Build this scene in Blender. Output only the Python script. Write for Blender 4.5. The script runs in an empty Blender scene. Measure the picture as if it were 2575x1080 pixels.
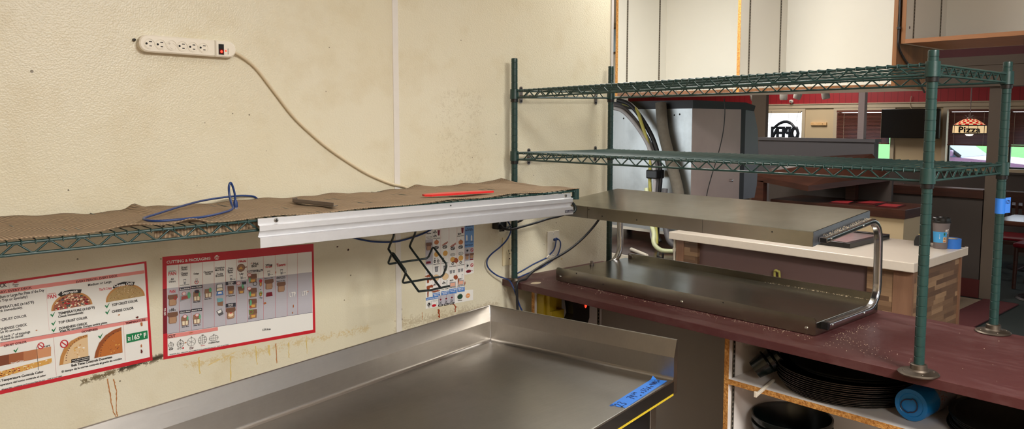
import bpy, bmesh, math, random
from math import sin, cos, pi, radians, atan2, sqrt
from mathutils import Vector, Matrix
rnd = random.Random(7)
scn = bpy.context.scene
COL = scn.collection
LIFT = 1.05            # everything is drawn relative to the counter top, then lifted so the floor is z = 0

# ------------------------------------------------------------------ materials
def lin(c):
    return tuple(((v/255)/12.92 if v/255 <= .04045 else ((v/255+.055)/1.055)**2.4) for v in c)
MATS = {}
class NT:
    def __init__(s, name):
        m = bpy.data.materials.new(name); m.use_nodes = True
        s.m = m; s.t = m.node_tree; s.n = s.t.nodes; s.b = s.n['Principled BSDF']
    def add(s, typ, **kw):
        n = s.n.new(typ)
        for k, v in kw.items():
            if k in n.inputs: n.inputs[k].default_value = v
            else: setattr(n, k, v)
        return n
    def link(s, a, b): s.t.links.new(a, b)
    def pos(s):
        return s.add('ShaderNodeNewGeometry').outputs['Position']
    def obj(s):
        return s.add('ShaderNodeTexCoord').outputs['Object']
    def scaled(s, src, sc):
        mp = s.add('ShaderNodeMapping'); mp.inputs['Scale'].default_value = sc; s.link(src, mp.inputs['Vector']); return mp.outputs[0]
    def noise(s, src, scale, detail=3, rough=.55):
        n = s.add('ShaderNodeTexNoise'); n.inputs['Scale'].default_value = scale; n.inputs['Detail'].default_value = detail; n.inputs['Roughness'].default_value = rough
        s.link(src, n.inputs['Vector']); return n.outputs['Fac']
    def voro(s, src, scale, feature='F1'):
        n = s.add('ShaderNodeTexVoronoi', feature=feature); n.inputs['Scale'].default_value = scale; s.link(src, n.inputs['Vector']); return n
    def ramp(s, src, stops):
        n = s.add('ShaderNodeValToRGB'); e = n.color_ramp.elements
        while len(e) < len(stops): e.new(.5)
        for k, (p, c) in enumerate(stops): e[k].position = p; e[k].color = (*c[:3], 1) if len(c) == 3 else c
        s.link(src, n.inputs[0]); return n.outputs[0]
    def mix(s, fac, a, b):
        n = s.add('ShaderNodeMix', data_type='RGBA')
        for v, i in ((fac, 0), (a, 6), (b, 7)):
            if hasattr(v, 'is_output') or isinstance(v, bpy.types.NodeSocket): s.link(v, n.inputs[i])
            elif i == 0: n.inputs[0].default_value = v
            else: n.inputs[i].default_value = (*v, 1)
        return n.outputs[2]
    def math(s, op, a, b=0.0, c=None):
        n = s.add('ShaderNodeMath', operation=op)
        for v, i in ((a, 0), (b, 1)) + (((c, 2),) if c is not None else ()):
            if isinstance(v, bpy.types.NodeSocket): s.link(v, n.inputs[i])
            else: n.inputs[i].default_value = v
        return n.outputs[0]
    def bump(s, h, strength=.3, dist=.001):
        n = s.add('ShaderNodeBump'); n.inputs['Strength'].default_value = strength; n.inputs['Distance'].default_value = dist
        s.link(h, n.inputs['Height']); s.link(n.outputs[0], s.b.inputs['Normal'])
    def col(s, v):
        if isinstance(v, bpy.types.NodeSocket): s.link(v, s.b.inputs['Base Color'])
        else: s.b.inputs['Base Color'].default_value = (*v, 1)
    def rough(s, v):
        if isinstance(v, bpy.types.NodeSocket): s.link(v, s.b.inputs['Roughness'])
        else: s.b.inputs['Roughness'].default_value = v
def reg(name, t): MATS[name] = t.m; return t.m
def simple(name, rgb, rough=.5, metal=0.0, var=.12, scale=30, emit=0, spec=.5, bump=0, bscale=200):
    t = NT(name); c = lin(rgb)
    if var:
        f = t.noise(t.obj(), scale, 4)
        t.col(t.mix(f, tuple(v*(1-var) for v in c), tuple(min(1, v*(1+var)) for v in c)))
    else: t.col(c)
    t.rough(rough); t.b.inputs['Metallic'].default_value = metal
    t.b.inputs['Specular IOR Level'].default_value = spec
    if emit:
        t.b.inputs['Emission Color'].default_value = (*c, 1); t.b.inputs['Emission Strength'].default_value = emit
    if bump: t.bump(t.noise(t.obj(), bscale, 2), bump, .001)
    return reg(name, t)
def ink(name, rgb): return simple('ink_'+name, rgb, .35, 0, 0)
def M(n): return MATS[n]

def mat_frp():
    t = NT('pebbled_wall_panel'); p = t.pos()
    big = t.noise(p, 1.6, 4); mid = t.noise(p, 9, 5)
    c = t.mix(t.ramp(big, [(.3, (0,0,0)), (.72, (1,1,1))]), lin((223,216,194)), lin((217,207,179)))
    c = t.mix(t.math('MULTIPLY', t.ramp(mid, [(.5, (0,0,0)), (.8, (1,1,1))]), .35), c, lin((198,180,140)))
    # small fly specks
    v = t.voro(p, 17); w = t.voro(p, 7.3)
    sp = t.math('LESS_THAN', v.outputs['Distance'], .042)
    sp = t.math('MULTIPLY', sp, t.math('GREATER_THAN', t.noise(p, 2.3, 2), .5))
    sp2 = t.math('LESS_THAN', w.outputs['Distance'], .03)
    c = t.mix(t.math('MULTIPLY', t.math('MAXIMUM', sp, sp2), .75), c, lin((74,58,38)))
    # mildew speckle along the wall: band below the left notices and vertical patch by the seam
    s = t.add('ShaderNodeSeparateXYZ'); t.link(p, s.inputs[0]); X, Z = s.outputs[0], s.outputs[2]
    def box(x0, x1, z0, z1, soft):
        a = t.math('MINIMUM', t.math('SUBTRACT', X, x0), t.math('SUBTRACT', x1, X))
        b = t.math('MINIMUM', t.math('SUBTRACT', Z, z0), t.math('SUBTRACT', z1, Z))
        m = t.math('DIVIDE', t.math('MINIMUM', a, b), soft); n = t.math('ADD', m, 0); 
        k = n.node; k.use_clamp = True
        return n
    fine = t.noise(p, 190, 3, .7); mid2 = t.noise(p, 60, 3)
    def speckle(mask, thr, dark, amount):
        nonlocal c
        e = t.math('GREATER_THAN', t.math('ADD', t.math('MULTIPLY', fine, .6), t.math('MULTIPLY', mid2, .4)), t.math('SUBTRACT', thr, t.math('MULTIPLY', mask, .2)))
        c = t.mix(t.math('MULTIPLY', t.math('MULTIPLY', e, mask), amount), c, dark)
    zc = t.math('ADD', t.math('MULTIPLY', X, .13), 0.)
    # slanted mildew band: z = 1.05-.07 + .13*(x+1.4)
    ZZ = t.math('SUBTRACT', Z, zc); Zs = Z; Z = ZZ
    mb = box(-1.53, -1.29, 1.05-.081+.187, 1.05-.044+.187, .016)
    speckle(mb, .66, lin((92,72,30)), .9)
    mb2 = box(-1.43, -1.30, 1.05-.073+.187, 1.05-.05+.187, .012)
    speckle(mb2, .55, lin((38,32,20)), .95)
    Z = Zs
    speckle(box(-.55, .0, .9, 1.0, .05), .66, lin((140,108,62)), .4)
    speckle(box(-1.27, -.6, .93, .995, .03), .69, lin((200,168,92)), .5)
    speckle(box(-.42, -.01, 1.30, 1.9, .12), .75, lin((168,150,116)), .22)
    t.col(c)
    vb = t.voro(p, 215, 'SMOOTH_F1'); vb.inputs['Smoothness'].default_value = .35
    nb = t.noise(p, 330, 2)
    t.bump(t.math('ADD', t.math('MULTIPLY', vb.outputs['Distance'], -1.0), t.math('MULTIPLY', nb, .5)), .5, .0011)
    t.rough(.36); t.b.inputs['Specular IOR Level'].default_value = .5
    return reg('frp', t)
def mat_steel(name, base, r0, r1, streak=(2, 160, 160), smudge=.3, dark=(60,54,48)):
    t = NT(name); o = t.obj()
    st = t.noise(t.scaled(o, streak), 1.0, 4, .6); bl = t.noise(o, 7, 5, .65)
    c = lin(base)
    cc = t.mix(t.math('MULTIPLY', t.ramp(bl, [(.45, (0,0,0)), (.75, (1,1,1))]), smudge), c, lin(dark))
    t.col(t.mix(t.math('MULTIPLY', st, .25), cc, tuple(v*.6 for v in c)))
    t.b.inputs['Metallic'].default_value = 1
    f = t.math('ADD', t.math('MULTIPLY', st, .4), t.math('MULTIPLY', bl, .6))
    t.rough(t.math('ADD', t.math('MULTIPLY', f, r1-r0), r0))
    t.bump(st, .06, .0004)
    return reg(name, t)
def mat_counter():
    t = NT('burgundy_laminate'); p = t.pos()
    a = t.noise(t.scaled(p, (40, 9, 20)), 1, 6, .7); b = t.noise(p, 5, 4)
    f = t.ramp(t.math('MULTIPLY', a, b), [(.22, (0,0,0)), (.42, (1,1,1))])
    c = t.mix(t.math('MULTIPLY', f, .32), lin((76,39,39)), lin((122,94,92)))
    t.col(c); t.rough(t.math('ADD', t.math('MULTIPLY', a, .25), .3)); t.b.inputs['Specular IOR Level'].default_value = .45
    return reg('burgundy', t)
def mat_particle():
    t = NT('particle_board_edge'); o = t.pos()
    n = t.voro(o, 260); k = t.noise(o, 120, 3)
    t.col(t.mix(t.ramp(k, [(.35, (0,0,0)), (.65, (1,1,1))]), lin((214,158,86)), lin((164,106,44)))); t.rough(.8); t.bump(n.outputs['Distance'], .5, .002)
    return reg('particle', t)
def mat_wood(name, c1, c2, sc=(2, 30, 30), rough=.4):
    t = NT(name); o = t.obj(); n = t.noise(t.scaled(o, sc), 1, 5, .6)
    t.col(t.mix(t.ramp(n, [(.3, (0,0,0)), (.7, (1,1,1))]), lin(c1), lin(c2))); t.rough(rough); return reg(name, t)
def mat_planks():
    t = NT('patchwork_wood_laminate'); p = t.pos(); s = t.add('ShaderNodeSeparateXYZ'); t.link(p, s.inputs[0])
    h = t.math('ADD', s.outputs[0], s.outputs[1])
    row = t.math('FLOOR', t.math('DIVIDE', s.outputs[2], .023))
    wn = t.add('ShaderNodeTexWhiteNoise', noise_dimensions='1D'); t.link(row, wn.inputs['W'])
    cell = t.math('FLOOR', t.math('ADD', t.math('DIVIDE', h, .14), t.math('MULTIPLY', wn.outputs['Value'], 7)))
    cb = t.add('ShaderNodeCombineXYZ'); t.link(row, cb.inputs[0]); t.link(cell, cb.inputs[1])
    w2 = t.add('ShaderNodeTexWhiteNoise', noise_dimensions='2D'); t.link(cb.outputs[0], w2.inputs['Vector'])
    c = t.ramp(w2.outputs['Value'], [(0, lin((104,78,60))), (.35, lin((128,98,74))), (.7, lin((150,118,90))), (1, lin((180,146,112)))])
    g = t.noise(t.scaled(p, (9, 9, 120)), 1, 4)
    t.col(t.mix(t.math('MULTIPLY', g, .55), c, lin((70,48,36)))); t.rough(.45); return reg('planks', t)
def mat_mat():
    t = NT('brown_open_weave_liner'); p = t.pos(); s = t.add('ShaderNodeSeparateXYZ'); t.link(p, s.inputs[0])
    wob = t.math('MULTIPLY', t.noise(p, 5, 2), .05)
    x = t.math('ADD', s.outputs[0], t.math('ADD', wob, t.math('MULTIPLY', s.outputs[1], .25)))
    a = t.math('SINE', t.math('MULTIPLY', x, 2*pi/.0085))
    rows = t.math('SINE', t.math('MULTIPLY', t.math('ADD', s.outputs[1], 0), 2*pi/.0085))
    # towards the back edge and on the drape the weave opens into a grid of holes
    back = t.ramp(t.math('ADD', t.math('MULTIPLY', s.outputs[1], 6), t.math('MULTIPLY', t.noise(p, 4, 2), .8)), [(.33, (0,0,0)), (.5, (1,1,1))])
    dark = t.ramp(a, [(.0, (1,1,1)), (.45, (0,0,0))])
    hole = t.math('MULTIPLY', t.math('GREATER_THAN', t.math('MULTIPLY', a, -1), .15), t.math('GREATER_THAN', rows, .0))
    n = t.noise(p, 30, 4)
    base = t.mix(n, lin((146,123,98)), lin((178,152,122)))
    c = t.mix(t.math('MULTIPLY', dark, .55), base, lin((84,68,52)))
    c = t.mix(t.math('MULTIPLY', t.math('MULTIPLY', hole, back), .9), c, lin((66,52,40)))
    t.col(c); t.rough(.85); t.bump(a, .5, .002); return reg('liner', t)

def build_mats():
    mat_frp(); mat_counter(); mat_particle(); mat_planks(); mat_mat()
    mat_steel('table_steel', (176,172,166), .26, .42, (3, 220, 60), .3, (140,136,128))
    mat_steel('splash_steel', (212,206,200), .24, .45, (3, 60, 220), .25, (160,148,140))
    mat_steel('warmer_steel', (166,162,151), .1, .32, (200, 3, 60), .45, (120,114,102))
    mat_steel('machine_steel', (196,200,200), .3, .5, (40, 40, 3), .3, (120,120,120))
    mat_steel('chrome', (205,205,210), .12, .28, (20, 20, 20), .1)
    mat_steel('aluminium', (232,232,234), .42, .62, (2, 60, 60), .35, (196,196,198))
    mat_steel('screw_metal', (180,178,172), .2, .4, (30, 30, 30), .2)
    mat_steel('daylit_sheet', (158,164,172), .42, .6, (30, 3, 30), .5, (110,112,116)); mat_steel('zinc', (150,142,140), .35, .5, (30, 30, 30), .2)
    mat_steel('dull_iron', (112,102,92), .35, .6, (30, 30, 30), .5, (70,60,50))
    mat_wood('brown_wood', (104,68,42), (140,94,58), (30, 30, 2)); mat_wood('shelf_wood', (134,90,60), (160,112,78), (30, 2, 30))
    mat_wood('cherry', (54,30,23), (78,44,32), (4, 4, 30)); mat_wood('cherry_top', (74,44,34), (104,64,48), (30, 3, 30), .2)
    mat_wood('dark_desk', (44,28,26), (88,62,56), (3, 26, 26), .25); mat_wood('trim_wood', (126,92,72), (150,112,88), (30, 30, 2))
    mat_wood('pale_wood', (224,178,120), (240,200,146), (3, 30, 30)); mat_wood('blind_wood', (88,48,38), (120,70,56), (30, 2, 30))
    S = simple
    S('green_epoxy', (30,58,55), .34, 0, .22, 40, bump=.15, bscale=300); S('green_dark', (12,24,24), .45, 0, .2, 40)
    S('white_laminate', (208,205,196), .4, 0, .04, 3); S('grey_laminate', (150,142,134), .5, 0, .06, 5); S('cabinet_white', (222,216,212), .5, 0, .05, 6)
    S('counter_white', (216,204,190), .3, 0, .05, 60); S('mauve_panel', (112,88,86), .5, 0, .08, 4); S('pilaster', (118,110,98), .5, .4, .2, 60); S('slot', (14,12,12), .8, 0, 0)
    S('cream_plastic', (232,224,208), .4, 0, .04, 20); S('grey_beige', (196,186,168), .45, 0, .05, 20); S('black_plastic', (16,16,18), .35, 0, .1, 30); S('outlet_ivory', (222,206,168), .4, 0, .06, 20)
    S('white_plate', (222,214,200), .4, 0, .04, 20); S('seam_white', (222,216,208), .4, 0, .06, 30); S('corner_trim', (196,190,184), .4, 0, .06, 30)
    S('beige_cord', (206,190,160), .5, 0, .06, 30); S('blue_cable', (24,52,106), .4, 0, .1, 30); S('black_cable', (28,28,32), .45, 0, .1, 30); S('grey_hose', (92,90,94), .6, 0, .15, 30)
    S('light_hose', (168,166,170), .4, 0, .1, 30); S('yellow_hose', (178,172,90), .4, 0, .15, 30); S('pale_hose', (206,212,170), .4, 0, .1, 30); S('green_hose', (60,150,104), .4, 0, .1, 30); S('hose_reflection', (112,106,96), .85, 0, .25, 40)
    S('blue_tape', (44,116,208), .55, 0, .06, 60); S('ink_line', (24,24,60), .6, 0, 0); S('yellow_tape', (216,188,48), .5, 0, .15, 60); S('apron_black', (40,36,34), .4, .3, .35, 20)
    S('red_plastic', (214,40,40), .35, 0, .05, 20); S('pan_black', (24,22,22), .38, .4, .3, 40); S('pan_rim', (92,86,80), .35, .8, .3, 60); S('cup_black', (10,20,20), .2, 0, .2, 20); S('bowl_black', (10,18,18), .25, 0, .2, 10)
    S('blue_bottle', (28,118,190), .25, 0, .08, 20); S('bottle_clear', (126,126,140), .3, 0, .1, 20); S('rod_white', (198,188,172), .5, 0, .1, 40)
    S('yellow_plastic', (176,150,30), .5, 0, .12, 20); S('glow_red', (255,50,30), .4, 0, 0, emit=2.2); S('red_lens', (90,10,10), .2, 0, 0)
    S('machine_black', (26,28,34), .5, 0, .1, 10); S('machine_grey', (98,104,116), .35, 0, .08, 10); S('machine_dark_steel', (172,156,152), .42, .3, .12, 6)
    S('lamp_white', (250,214,160), .4, 0, 0, emit=.55); S('lamp_red', (210,24,24), .4, 0, 0, emit=.55); S('lamp_black', (10,8,8), .5, 0, 0); S('bulb', (255,236,210), .4, 0, 0, emit=1.6)
    S('paint_taupe', (108,95,83), .6, 0, .05, 3); S('paint_cream', (206,186,150), .6, 0, .04, 3); S('trim_cream', (196,182,156), .55, 0, .04, 3); S('pane_blue', (176,206,226), .3, 0, .06, 10); S('post_grey', (150,136,136), .55, 0, .04, 3); S('maroon_paint', (92,34,42), .6, 0, .06, 3); S('wall_dark', (74,66,62), .6, 0, .08, 4); S('cool_grey', (92,90,94), .55, 0, .06, 3)
    S('ceiling_paint', (226,220,208), .8, 0, .04, 4); S('carpet_dark', (40,48,46), .95, 0, .35, 60); S('mat_red', (94,42,44), .9, 0, .15, 40); S('tile_cream', (178,162,140), .5, 0, .08, 8); S('tile_kitchen', (96,64,54), .5, 0, .15, 8); S('base_red', (84,32,32), .5, 0, .1, 8)
    S('seat_red', (128,24,36), .35, 0, .1, 20); S('tv_black', (10,10,14), .18, 0, 0); S('sign_dark', (30,36,44), .4, 0, .1, 10); S('track_white', (216,212,204), .4, 0, .03, 10); S('concrete', (196,194,190), .9, 0, .1, 6); S('grass', (118,176,84), .95, 0, .25, 3)
    S('car_paint', (150,110,140), .2, .3, .04, 2); S('car_glass', (110,140,160), .05, 0, 0); S('tire', (24,24,24), .8, 0, .1, 10); S('cup_grey', (110,100,100), .5, 0, .05, 30); S('cup_lid', (18,16,16), .35, 0, .1, 30); S('sleeve_blue', (64,150,206), .5, 0, .06, 30); S('leaf_green', (30,96,60), .5, 0, .1, 30)
    S('tray_black', (18,16,16), .3, 0, .1, 30); S('tray_paper', (168,150,150), .15, 0, .2, 12); S('menu_red', (186,60,66), .3, 0, .2, 30); S('crumb', (206,188,160), .8, 0, .2, 60); S('rust', (178,120,70), .8, 0, .3, 120); S('drip_yellow', (214,188,118), .6, 0, .2, 120); S('sauce_stain', (150,64,26), .6, 0, .25, 120); S('stain_dark', (60,30,20), .7, 0, .2, 90); S('shadow_gap', (10,8,8), .9, 0, 0)
    S('napkin', (150,110,70), .7, 0, .2, 30); S('chrome_shaker', (200,200,206), .15, 1, 0, 30)
    t = NT('red_beadboard'); p = t.pos(); s = t.add('ShaderNodeSeparateXYZ'); t.link(p, s.inputs[0])
    g = t.math('LESS_THAN', t.math('FRACT', t.math('DIVIDE', s.outputs[1], .09)), .08); t.col(t.mix(t.math('MULTIPLY', g, .6), lin((158,36,44)), lin((90,20,26)))); t.rough(.5); reg('beadboard', t)
    t = NT('window_glass'); g = t.add('ShaderNodeBsdfTransparent'); gl = t.add('ShaderNodeBsdfGlossy'); gl.inputs['Roughness'].default_value = .02
    mx = t.add('ShaderNodeMixShader'); mx.inputs[0].default_value = .06; t.link(g.outputs[0], mx.inputs[1]); t.link(gl.outputs[0], mx.inputs[2]); t.link(mx.outputs[0], t.n['Material Output'].inputs['Surface']); reg('glass', t)
    t = NT('pan_mesh'); p = t.obj(); s = t.add('ShaderNodeSeparateXYZ'); t.link(p, s.inputs[0])
    d = t.math('GREATER_THAN', t.math('MULTIPLY', t.math('SINE', t.math('MULTIPLY', s.outputs[0], 900)), t.math('SINE', t.math('MULTIPLY', s.outputs[1], 500))), .1)
    t.col(t.mix(d, lin((26,24,22)), lin((8,8,8)))); t.rough(.5); t.b.inputs['Metallic'].default_value = .4; reg('pan_mesh', t)
    t = NT('wet_stainless'); reg('unused', t)
    for n, c in dict(k=(28,26,28), w=(238,234,230), red=(196,32,46), dred=(120,22,38), pink=(226,140,134), maroon=(96,26,34), rose=(214,160,160), plum=(84,36,60), gray=(150,150,154), dgray=(90,90,94), navy=(40,36,66), paper=(236,233,228), lilac=(186,182,190), slate=(54,52,64), green=(22,122,74), stain=(96,34,24), rust=(178,104,58), b1=(126,68,46), b2=(160,94,62), b3=(186,122,84), b4=(210,148,108), crusta=(190,134,74), dough=(222,190,148), crustb=(150,80,40), bake=(188,110,52), br1=(120,84,66), br2=(148,110,86), br3=(176,138,108), sup=(158,92,66), chz=(178,148,98), chd=(140,108,66), gold=(216,164,84), mint=(96,172,128), lime=(110,170,60), pale=(236,212,180), pale2=(228,206,204), blue=(104,150,206), blue2=(78,128,198), onion=(196,122,72), bacon=(160,76,70), salmon=(226,170,148), pot=(40,74,60), orange=(226,144,60), sauce=(150,76,46), cream=(236,220,190), teal=(120,180,190)).items(): ink(n, c)

# ------------------------------------------------------------------ mesh building
class MB:
    def __init__(s): s.v = []; s.f = []; s.mi = []; s.sm = []
    def add(s, vs, fs, mi=0, smooth=False):
        o = len(s.v); s.v += [tuple(v) for v in vs]
        for f in fs: s.f.append(tuple(i+o for i in f)); s.mi.append(mi); s.sm.append(smooth)
        return s
    def box(s, a, b, mi=0, bev=0):
        a, b = [min(p, q) for p, q in zip(a, b)], [max(p, q) for p, q in zip(a, b)]
        if bev > 0:
            bm = bmesh.new(); bmesh.ops.create_cube(bm, size=1)
            for v in bm.verts: v.co = Vector([(a[i]+b[i])/2 + v.co[i]*(b[i]-a[i]) for i in range(3)])
            bmesh.ops.bevel(bm, geom=bm.edges[:], offset=min(bev, min(b[i]-a[i] for i in range(3))*.45), segments=2, affect='EDGES', profile=.6)
            bm.verts.index_update(); s.add([v.co[:] for v in bm.verts], [[v.index for v in f.verts] for f in bm.faces], mi, False); bm.free(); return s
        x0, y0, z0 = a; x1, y1, z1 = b
        return s.add([(x0,y0,z0),(x1,y0,z0),(x1,y1,z0),(x0,y1,z0),(x0,y0,z1),(x1,y0,z1),(x1,y1,z1),(x0,y1,z1)],
                     [(3,2,1,0),(4,5,6,7),(0,1,5,4),(1,2,6,5),(2,3,7,6),(3,0,4,7)], mi)
    def tube(s, pts, r, seg=8, mi=0, closed=False, caps=True, rx=None):
        P = [Vector(p) for p in pts]; n = len(P); rings = []; up = None
        rr = r if isinstance(r, (list, tuple)) else [r]*n
        for i in range(n):
            if closed: t = (P[(i+1) % n]-P[i-1])
            else: t = P[min(i+1, n-1)]-P[max(i-1, 0)]
            t.normalize()
            if up is None:
                ref = Vector((0,0,1)) if abs(t.z) < .9 else Vector((0,1,0))
                up = (ref-t*ref.dot(t)).normalized()
            else:
                up = (up-t*up.dot(t))
                up = up.normalized() if up.length > 1e-6 else t.orthogonal().normalized()
            w = t.cross(up)
            rings.append([P[i]+up*(rr[i]*sin(2*pi*k/seg))+w*((rx or rr[i])*cos(2*pi*k/seg)) for k in range(seg)])
        vs = [v[:] for g in rings for v in g]; fs = []
        for i in range(n if closed else n-1):
            j = (i+1) % n
            for k in range(seg): fs.append((i*seg+k, i*seg+(k+1) % seg, j*seg+(k+1) % seg, j*seg+k))
        s.add(vs, fs, mi, True)
        if caps and not closed: s.add(vs[:seg], [tuple(range(seg))[::-1]], mi); s.add(vs[-seg:], [tuple(range(seg))], mi)
        return s
    def sweep(s, pts, sec, mi=0, smooth=True, up0=(0,1,0)):      # sweep a closed 2D section (a along up0-ish, b along side)
        P = [Vector(p) for p in pts]; n = len(P); m = len(sec); vs = []; up = Vector(up0)
        for i in range(n):
            t = (P[min(i+1, n-1)]-P[max(i-1, 0)]).normalized(); u = (up-t*up.dot(t)).normalized(); w = t.cross(u)
            vs += [(P[i]+u*a+w*b)[:] for a, b in sec]
        fs = [(i*m+k, i*m+(k+1) % m, (i+1)*m+(k+1) % m, (i+1)*m+k) for i in range(n-1) for k in range(m)]
        s.add(vs, fs, mi, smooth); s.add(vs[:m], [tuple(range(m))[::-1]], mi); s.add(vs[-m:], [tuple(range(m))], mi); return s
    def lathe(s, prof, c=(0,0,0), seg=24, mi=0, axis='z', smooth=True, sx=1, sy=1):
        # the profile is cut where it turns sharply, so edges stay crisp while the round stays smooth
        runs = [[prof[0]]]
        for i in range(1, len(prof)):
            runs[-1].append(prof[i])
            if i < len(prof)-1:
                a = Vector((prof[i][0]-prof[i-1][0], prof[i][1]-prof[i-1][1])); b = Vector((prof[i+1][0]-prof[i][0], prof[i+1][1]-prof[i][1]))
                if a.length < 1e-9 or b.length < 1e-9 or a.angle(b) > .5: runs.append([prof[i]])
        def ring(pr):
            vs = []
            for r, z in pr:
                for k in range(seg):
                    a = 2*pi*k/seg; p = (r*cos(a)*sx, r*sin(a)*sy, z)
                    if axis == 'y': p = (p[0], -p[2], p[1])
                    elif axis == 'x': p = (p[2], p[0], p[1])
                    vs.append((p[0]+c[0], p[1]+c[1], p[2]+c[2]))
            return vs
        for pr in runs:
            if len(pr) < 2: continue
            n = len(pr)
            s.add(ring(pr), [(i*seg+k, i*seg+(k+1) % seg, (i+1)*seg+(k+1) % seg, (i+1)*seg+k) for i in range(n-1) for k in range(seg)], mi, smooth)
        if prof[0][0] > 0 and prof[0] != prof[-1]: s.add(ring(prof[:1]), [tuple(range(seg))[::-1]], mi)
        if prof[-1][0] > 0 and prof[0] != prof[-1]: s.add(ring(prof[-1:]), [tuple(range(seg))], mi)
        return s
    def prism(s, poly, axis, a, b, mi=0, smooth=False):
        def p3(q, d): return {'x': (d, q[0], q[1]), 'y': (q[0], d, q[1]), 'z': (q[0], q[1], d)}[axis]
        n = len(poly); vs = [p3(q, a) for q in poly]+[p3(q, b) for q in poly]
        s.add(vs, [(k, (k+1) % n, n+(k+1) % n, n+k) for k in range(n)], mi, smooth)
        s.add(vs, [tuple(range(n))[::-1], tuple(range(n, 2*n))], mi); return s
    def grid(s, fn, nu, nv, mi=0, smooth=True):
        vs = [fn(i/nu, j/nv) for j in range(nv+1) for i in range(nu+1)]
        return s.add(vs, [(j*(nu+1)+i, j*(nu+1)+i+1, (j+1)*(nu+1)+i+1, (j+1)*(nu+1)+i) for j in range(nv) for i in range(nu)], mi, smooth)
    def xf(s, Mx): s.v = [tuple(Mx @ Vector(v)) for v in s.v]; return s
    def build(s, name, mats, parent=None, origin=None):
        me = bpy.data.meshes.new(name)
        W = WORLD.get(parent.name, Matrix()) if parent else None
        if parent: Mi = W.inverted(); vs = [tuple(Mi @ Vector(v)) for v in s.v]; org = None
        else:
            xs = list(zip(*s.v)); org = Vector(origin) if origin else Vector(((min(xs[0])+max(xs[0]))/2, (min(xs[1])+max(xs[1]))/2, min(xs[2])))
            vs = [tuple(Vector(v)-org) for v in s.v]
        me.from_pydata(vs, [], s.f); me.validate(clean_customdata=False)
        if len(me.polygons) == len(s.f):
            me.polygons.foreach_set('material_index', s.mi); me.polygons.foreach_set('use_smooth', s.sm)
        else:
            print('validate dropped faces in', name)
        for m in (mats if isinstance(mats, (list, tuple)) else [mats]): me.materials.append(M(m))
        bm = bmesh.new(); bm.from_mesh(me); bmesh.ops.recalc_face_normals(bm, faces=bm.faces[:]) if not FLAT.get(name) else None; bm.to_mesh(me); bm.free()
        me.update()
        o = bpy.data.objects.new(name, me); COL.objects.link(o)
        if parent: o.parent = parent; WORLD[o.name] = W
        else: o.location = org; WORLD[o.name] = Matrix.Translation(org)
        return o
WORLD = {}; FLAT = {'lettering': 1, 'printed_panel': 1}
def thing(name, label, cat, loc=(0,0,0), rz=0, group=None):
    o = bpy.data.objects.new(name, None); COL.objects.link(o); o.empty_display_size = .05
    o.location = loc; o.rotation_euler = (0, 0, rz); WORLD[o.name] = Matrix.Translation(loc) @ Matrix.Rotation(rz, 4, 'Z')
    return tag(o, label, cat, group)
def tag(o, label, cat, group=None, kind=None):
    o['label'] = label; o['category'] = cat
    if group: o['group'] = group
    if kind: o['kind'] = kind
    return o
def struct(mb, name, mats):
    o = mb.build(name, mats); o['kind'] = 'structure'; return o
def copy_tree(o, parent=None):
    c = o.copy(); COL.objects.link(c)
    if parent: c.parent = parent
    for ch in list(o.children): copy_tree(ch, c)
    return c
def smooth_path(pts, n=6, closed=False):
    P = [Vector(p) for p in pts]; out = []; m = len(P)
    for i in range(m if closed else m-1):
        g = lambda k: P[k % m] if closed else P[max(0, min(m-1, k))]
        a, b, c, d = g(i-1), g(i), g(i+1), g(i+2)
        for k in range(n):
            t = k/n
            out.append(.5*((2*b)+(c-a)*t+(2*a-5*b+4*c-d)*t*t+(3*b-a-3*c+d)*t**3))
    if not closed: out.append(P[-1])
    return out
def round_rect(w, h, r, n=5, cx=0, cy=0):
    out = []
    for sx, sy, a0 in ((1,1,0), (-1,1,90), (-1,-1,180), (1,-1,270)):
        for k in range(n+1):
            a = radians(a0+90*k/n); out.append((cx+sx*(w/2-r)+r*cos(a), cy+sy*(h/2-r)+r*sin(a)))
    return out
TEXT = {}
def text_mesh(s):
    if s in TEXT: return TEXT[s]
    cu = bpy.data.curves.new('t', 'FONT'); cu.body = s; cu.size = 1; cu.resolution_u = 2; cu.offset = .028; cu.fill_mode = 'FRONT'
    ob = bpy.data.objects.new('t', cu); COL.objects.link(ob)
    dg = bpy.context.evaluated_depsgraph_get(); me = ob.evaluated_get(dg).to_mesh()
    vs = [(v.co.x, v.co.y) for v in me.vertices]; fs = [tuple(p.vertices) for p in me.polygons]
    ob.evaluated_get(dg).to_mesh_clear(); bpy.data.objects.remove(ob); bpy.data.curves.remove(cu)
    if not vs: vs = [(0,0)]
    xs = [v[0] for v in vs]; ys = [v[1] for v in vs]
    TEXT[s] = (vs, fs, min(xs), max(xs), min(ys), max(ys)); return TEXT[s]
def text_at(mb, s, fn, cx, cy, w, h, mi=0):
    """lettering s centred on (cx, cy) of a surface, w wide and with capitals h high; fn maps surface coordinates to space"""
    vs, fs, x0, x1, y0, y1 = text_mesh(s); k = w/max(1e-6, x1-x0); cap = h/.73
    mb.add([fn(cx-w/2+(x-x0)*k, cy-h/2+y*cap) for x, y in vs], fs, mi)
build_mats()
W = .06                       # face of the long wall
H0 = -1.05                    # floor
TOP = 1.75                    # ceiling
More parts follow.
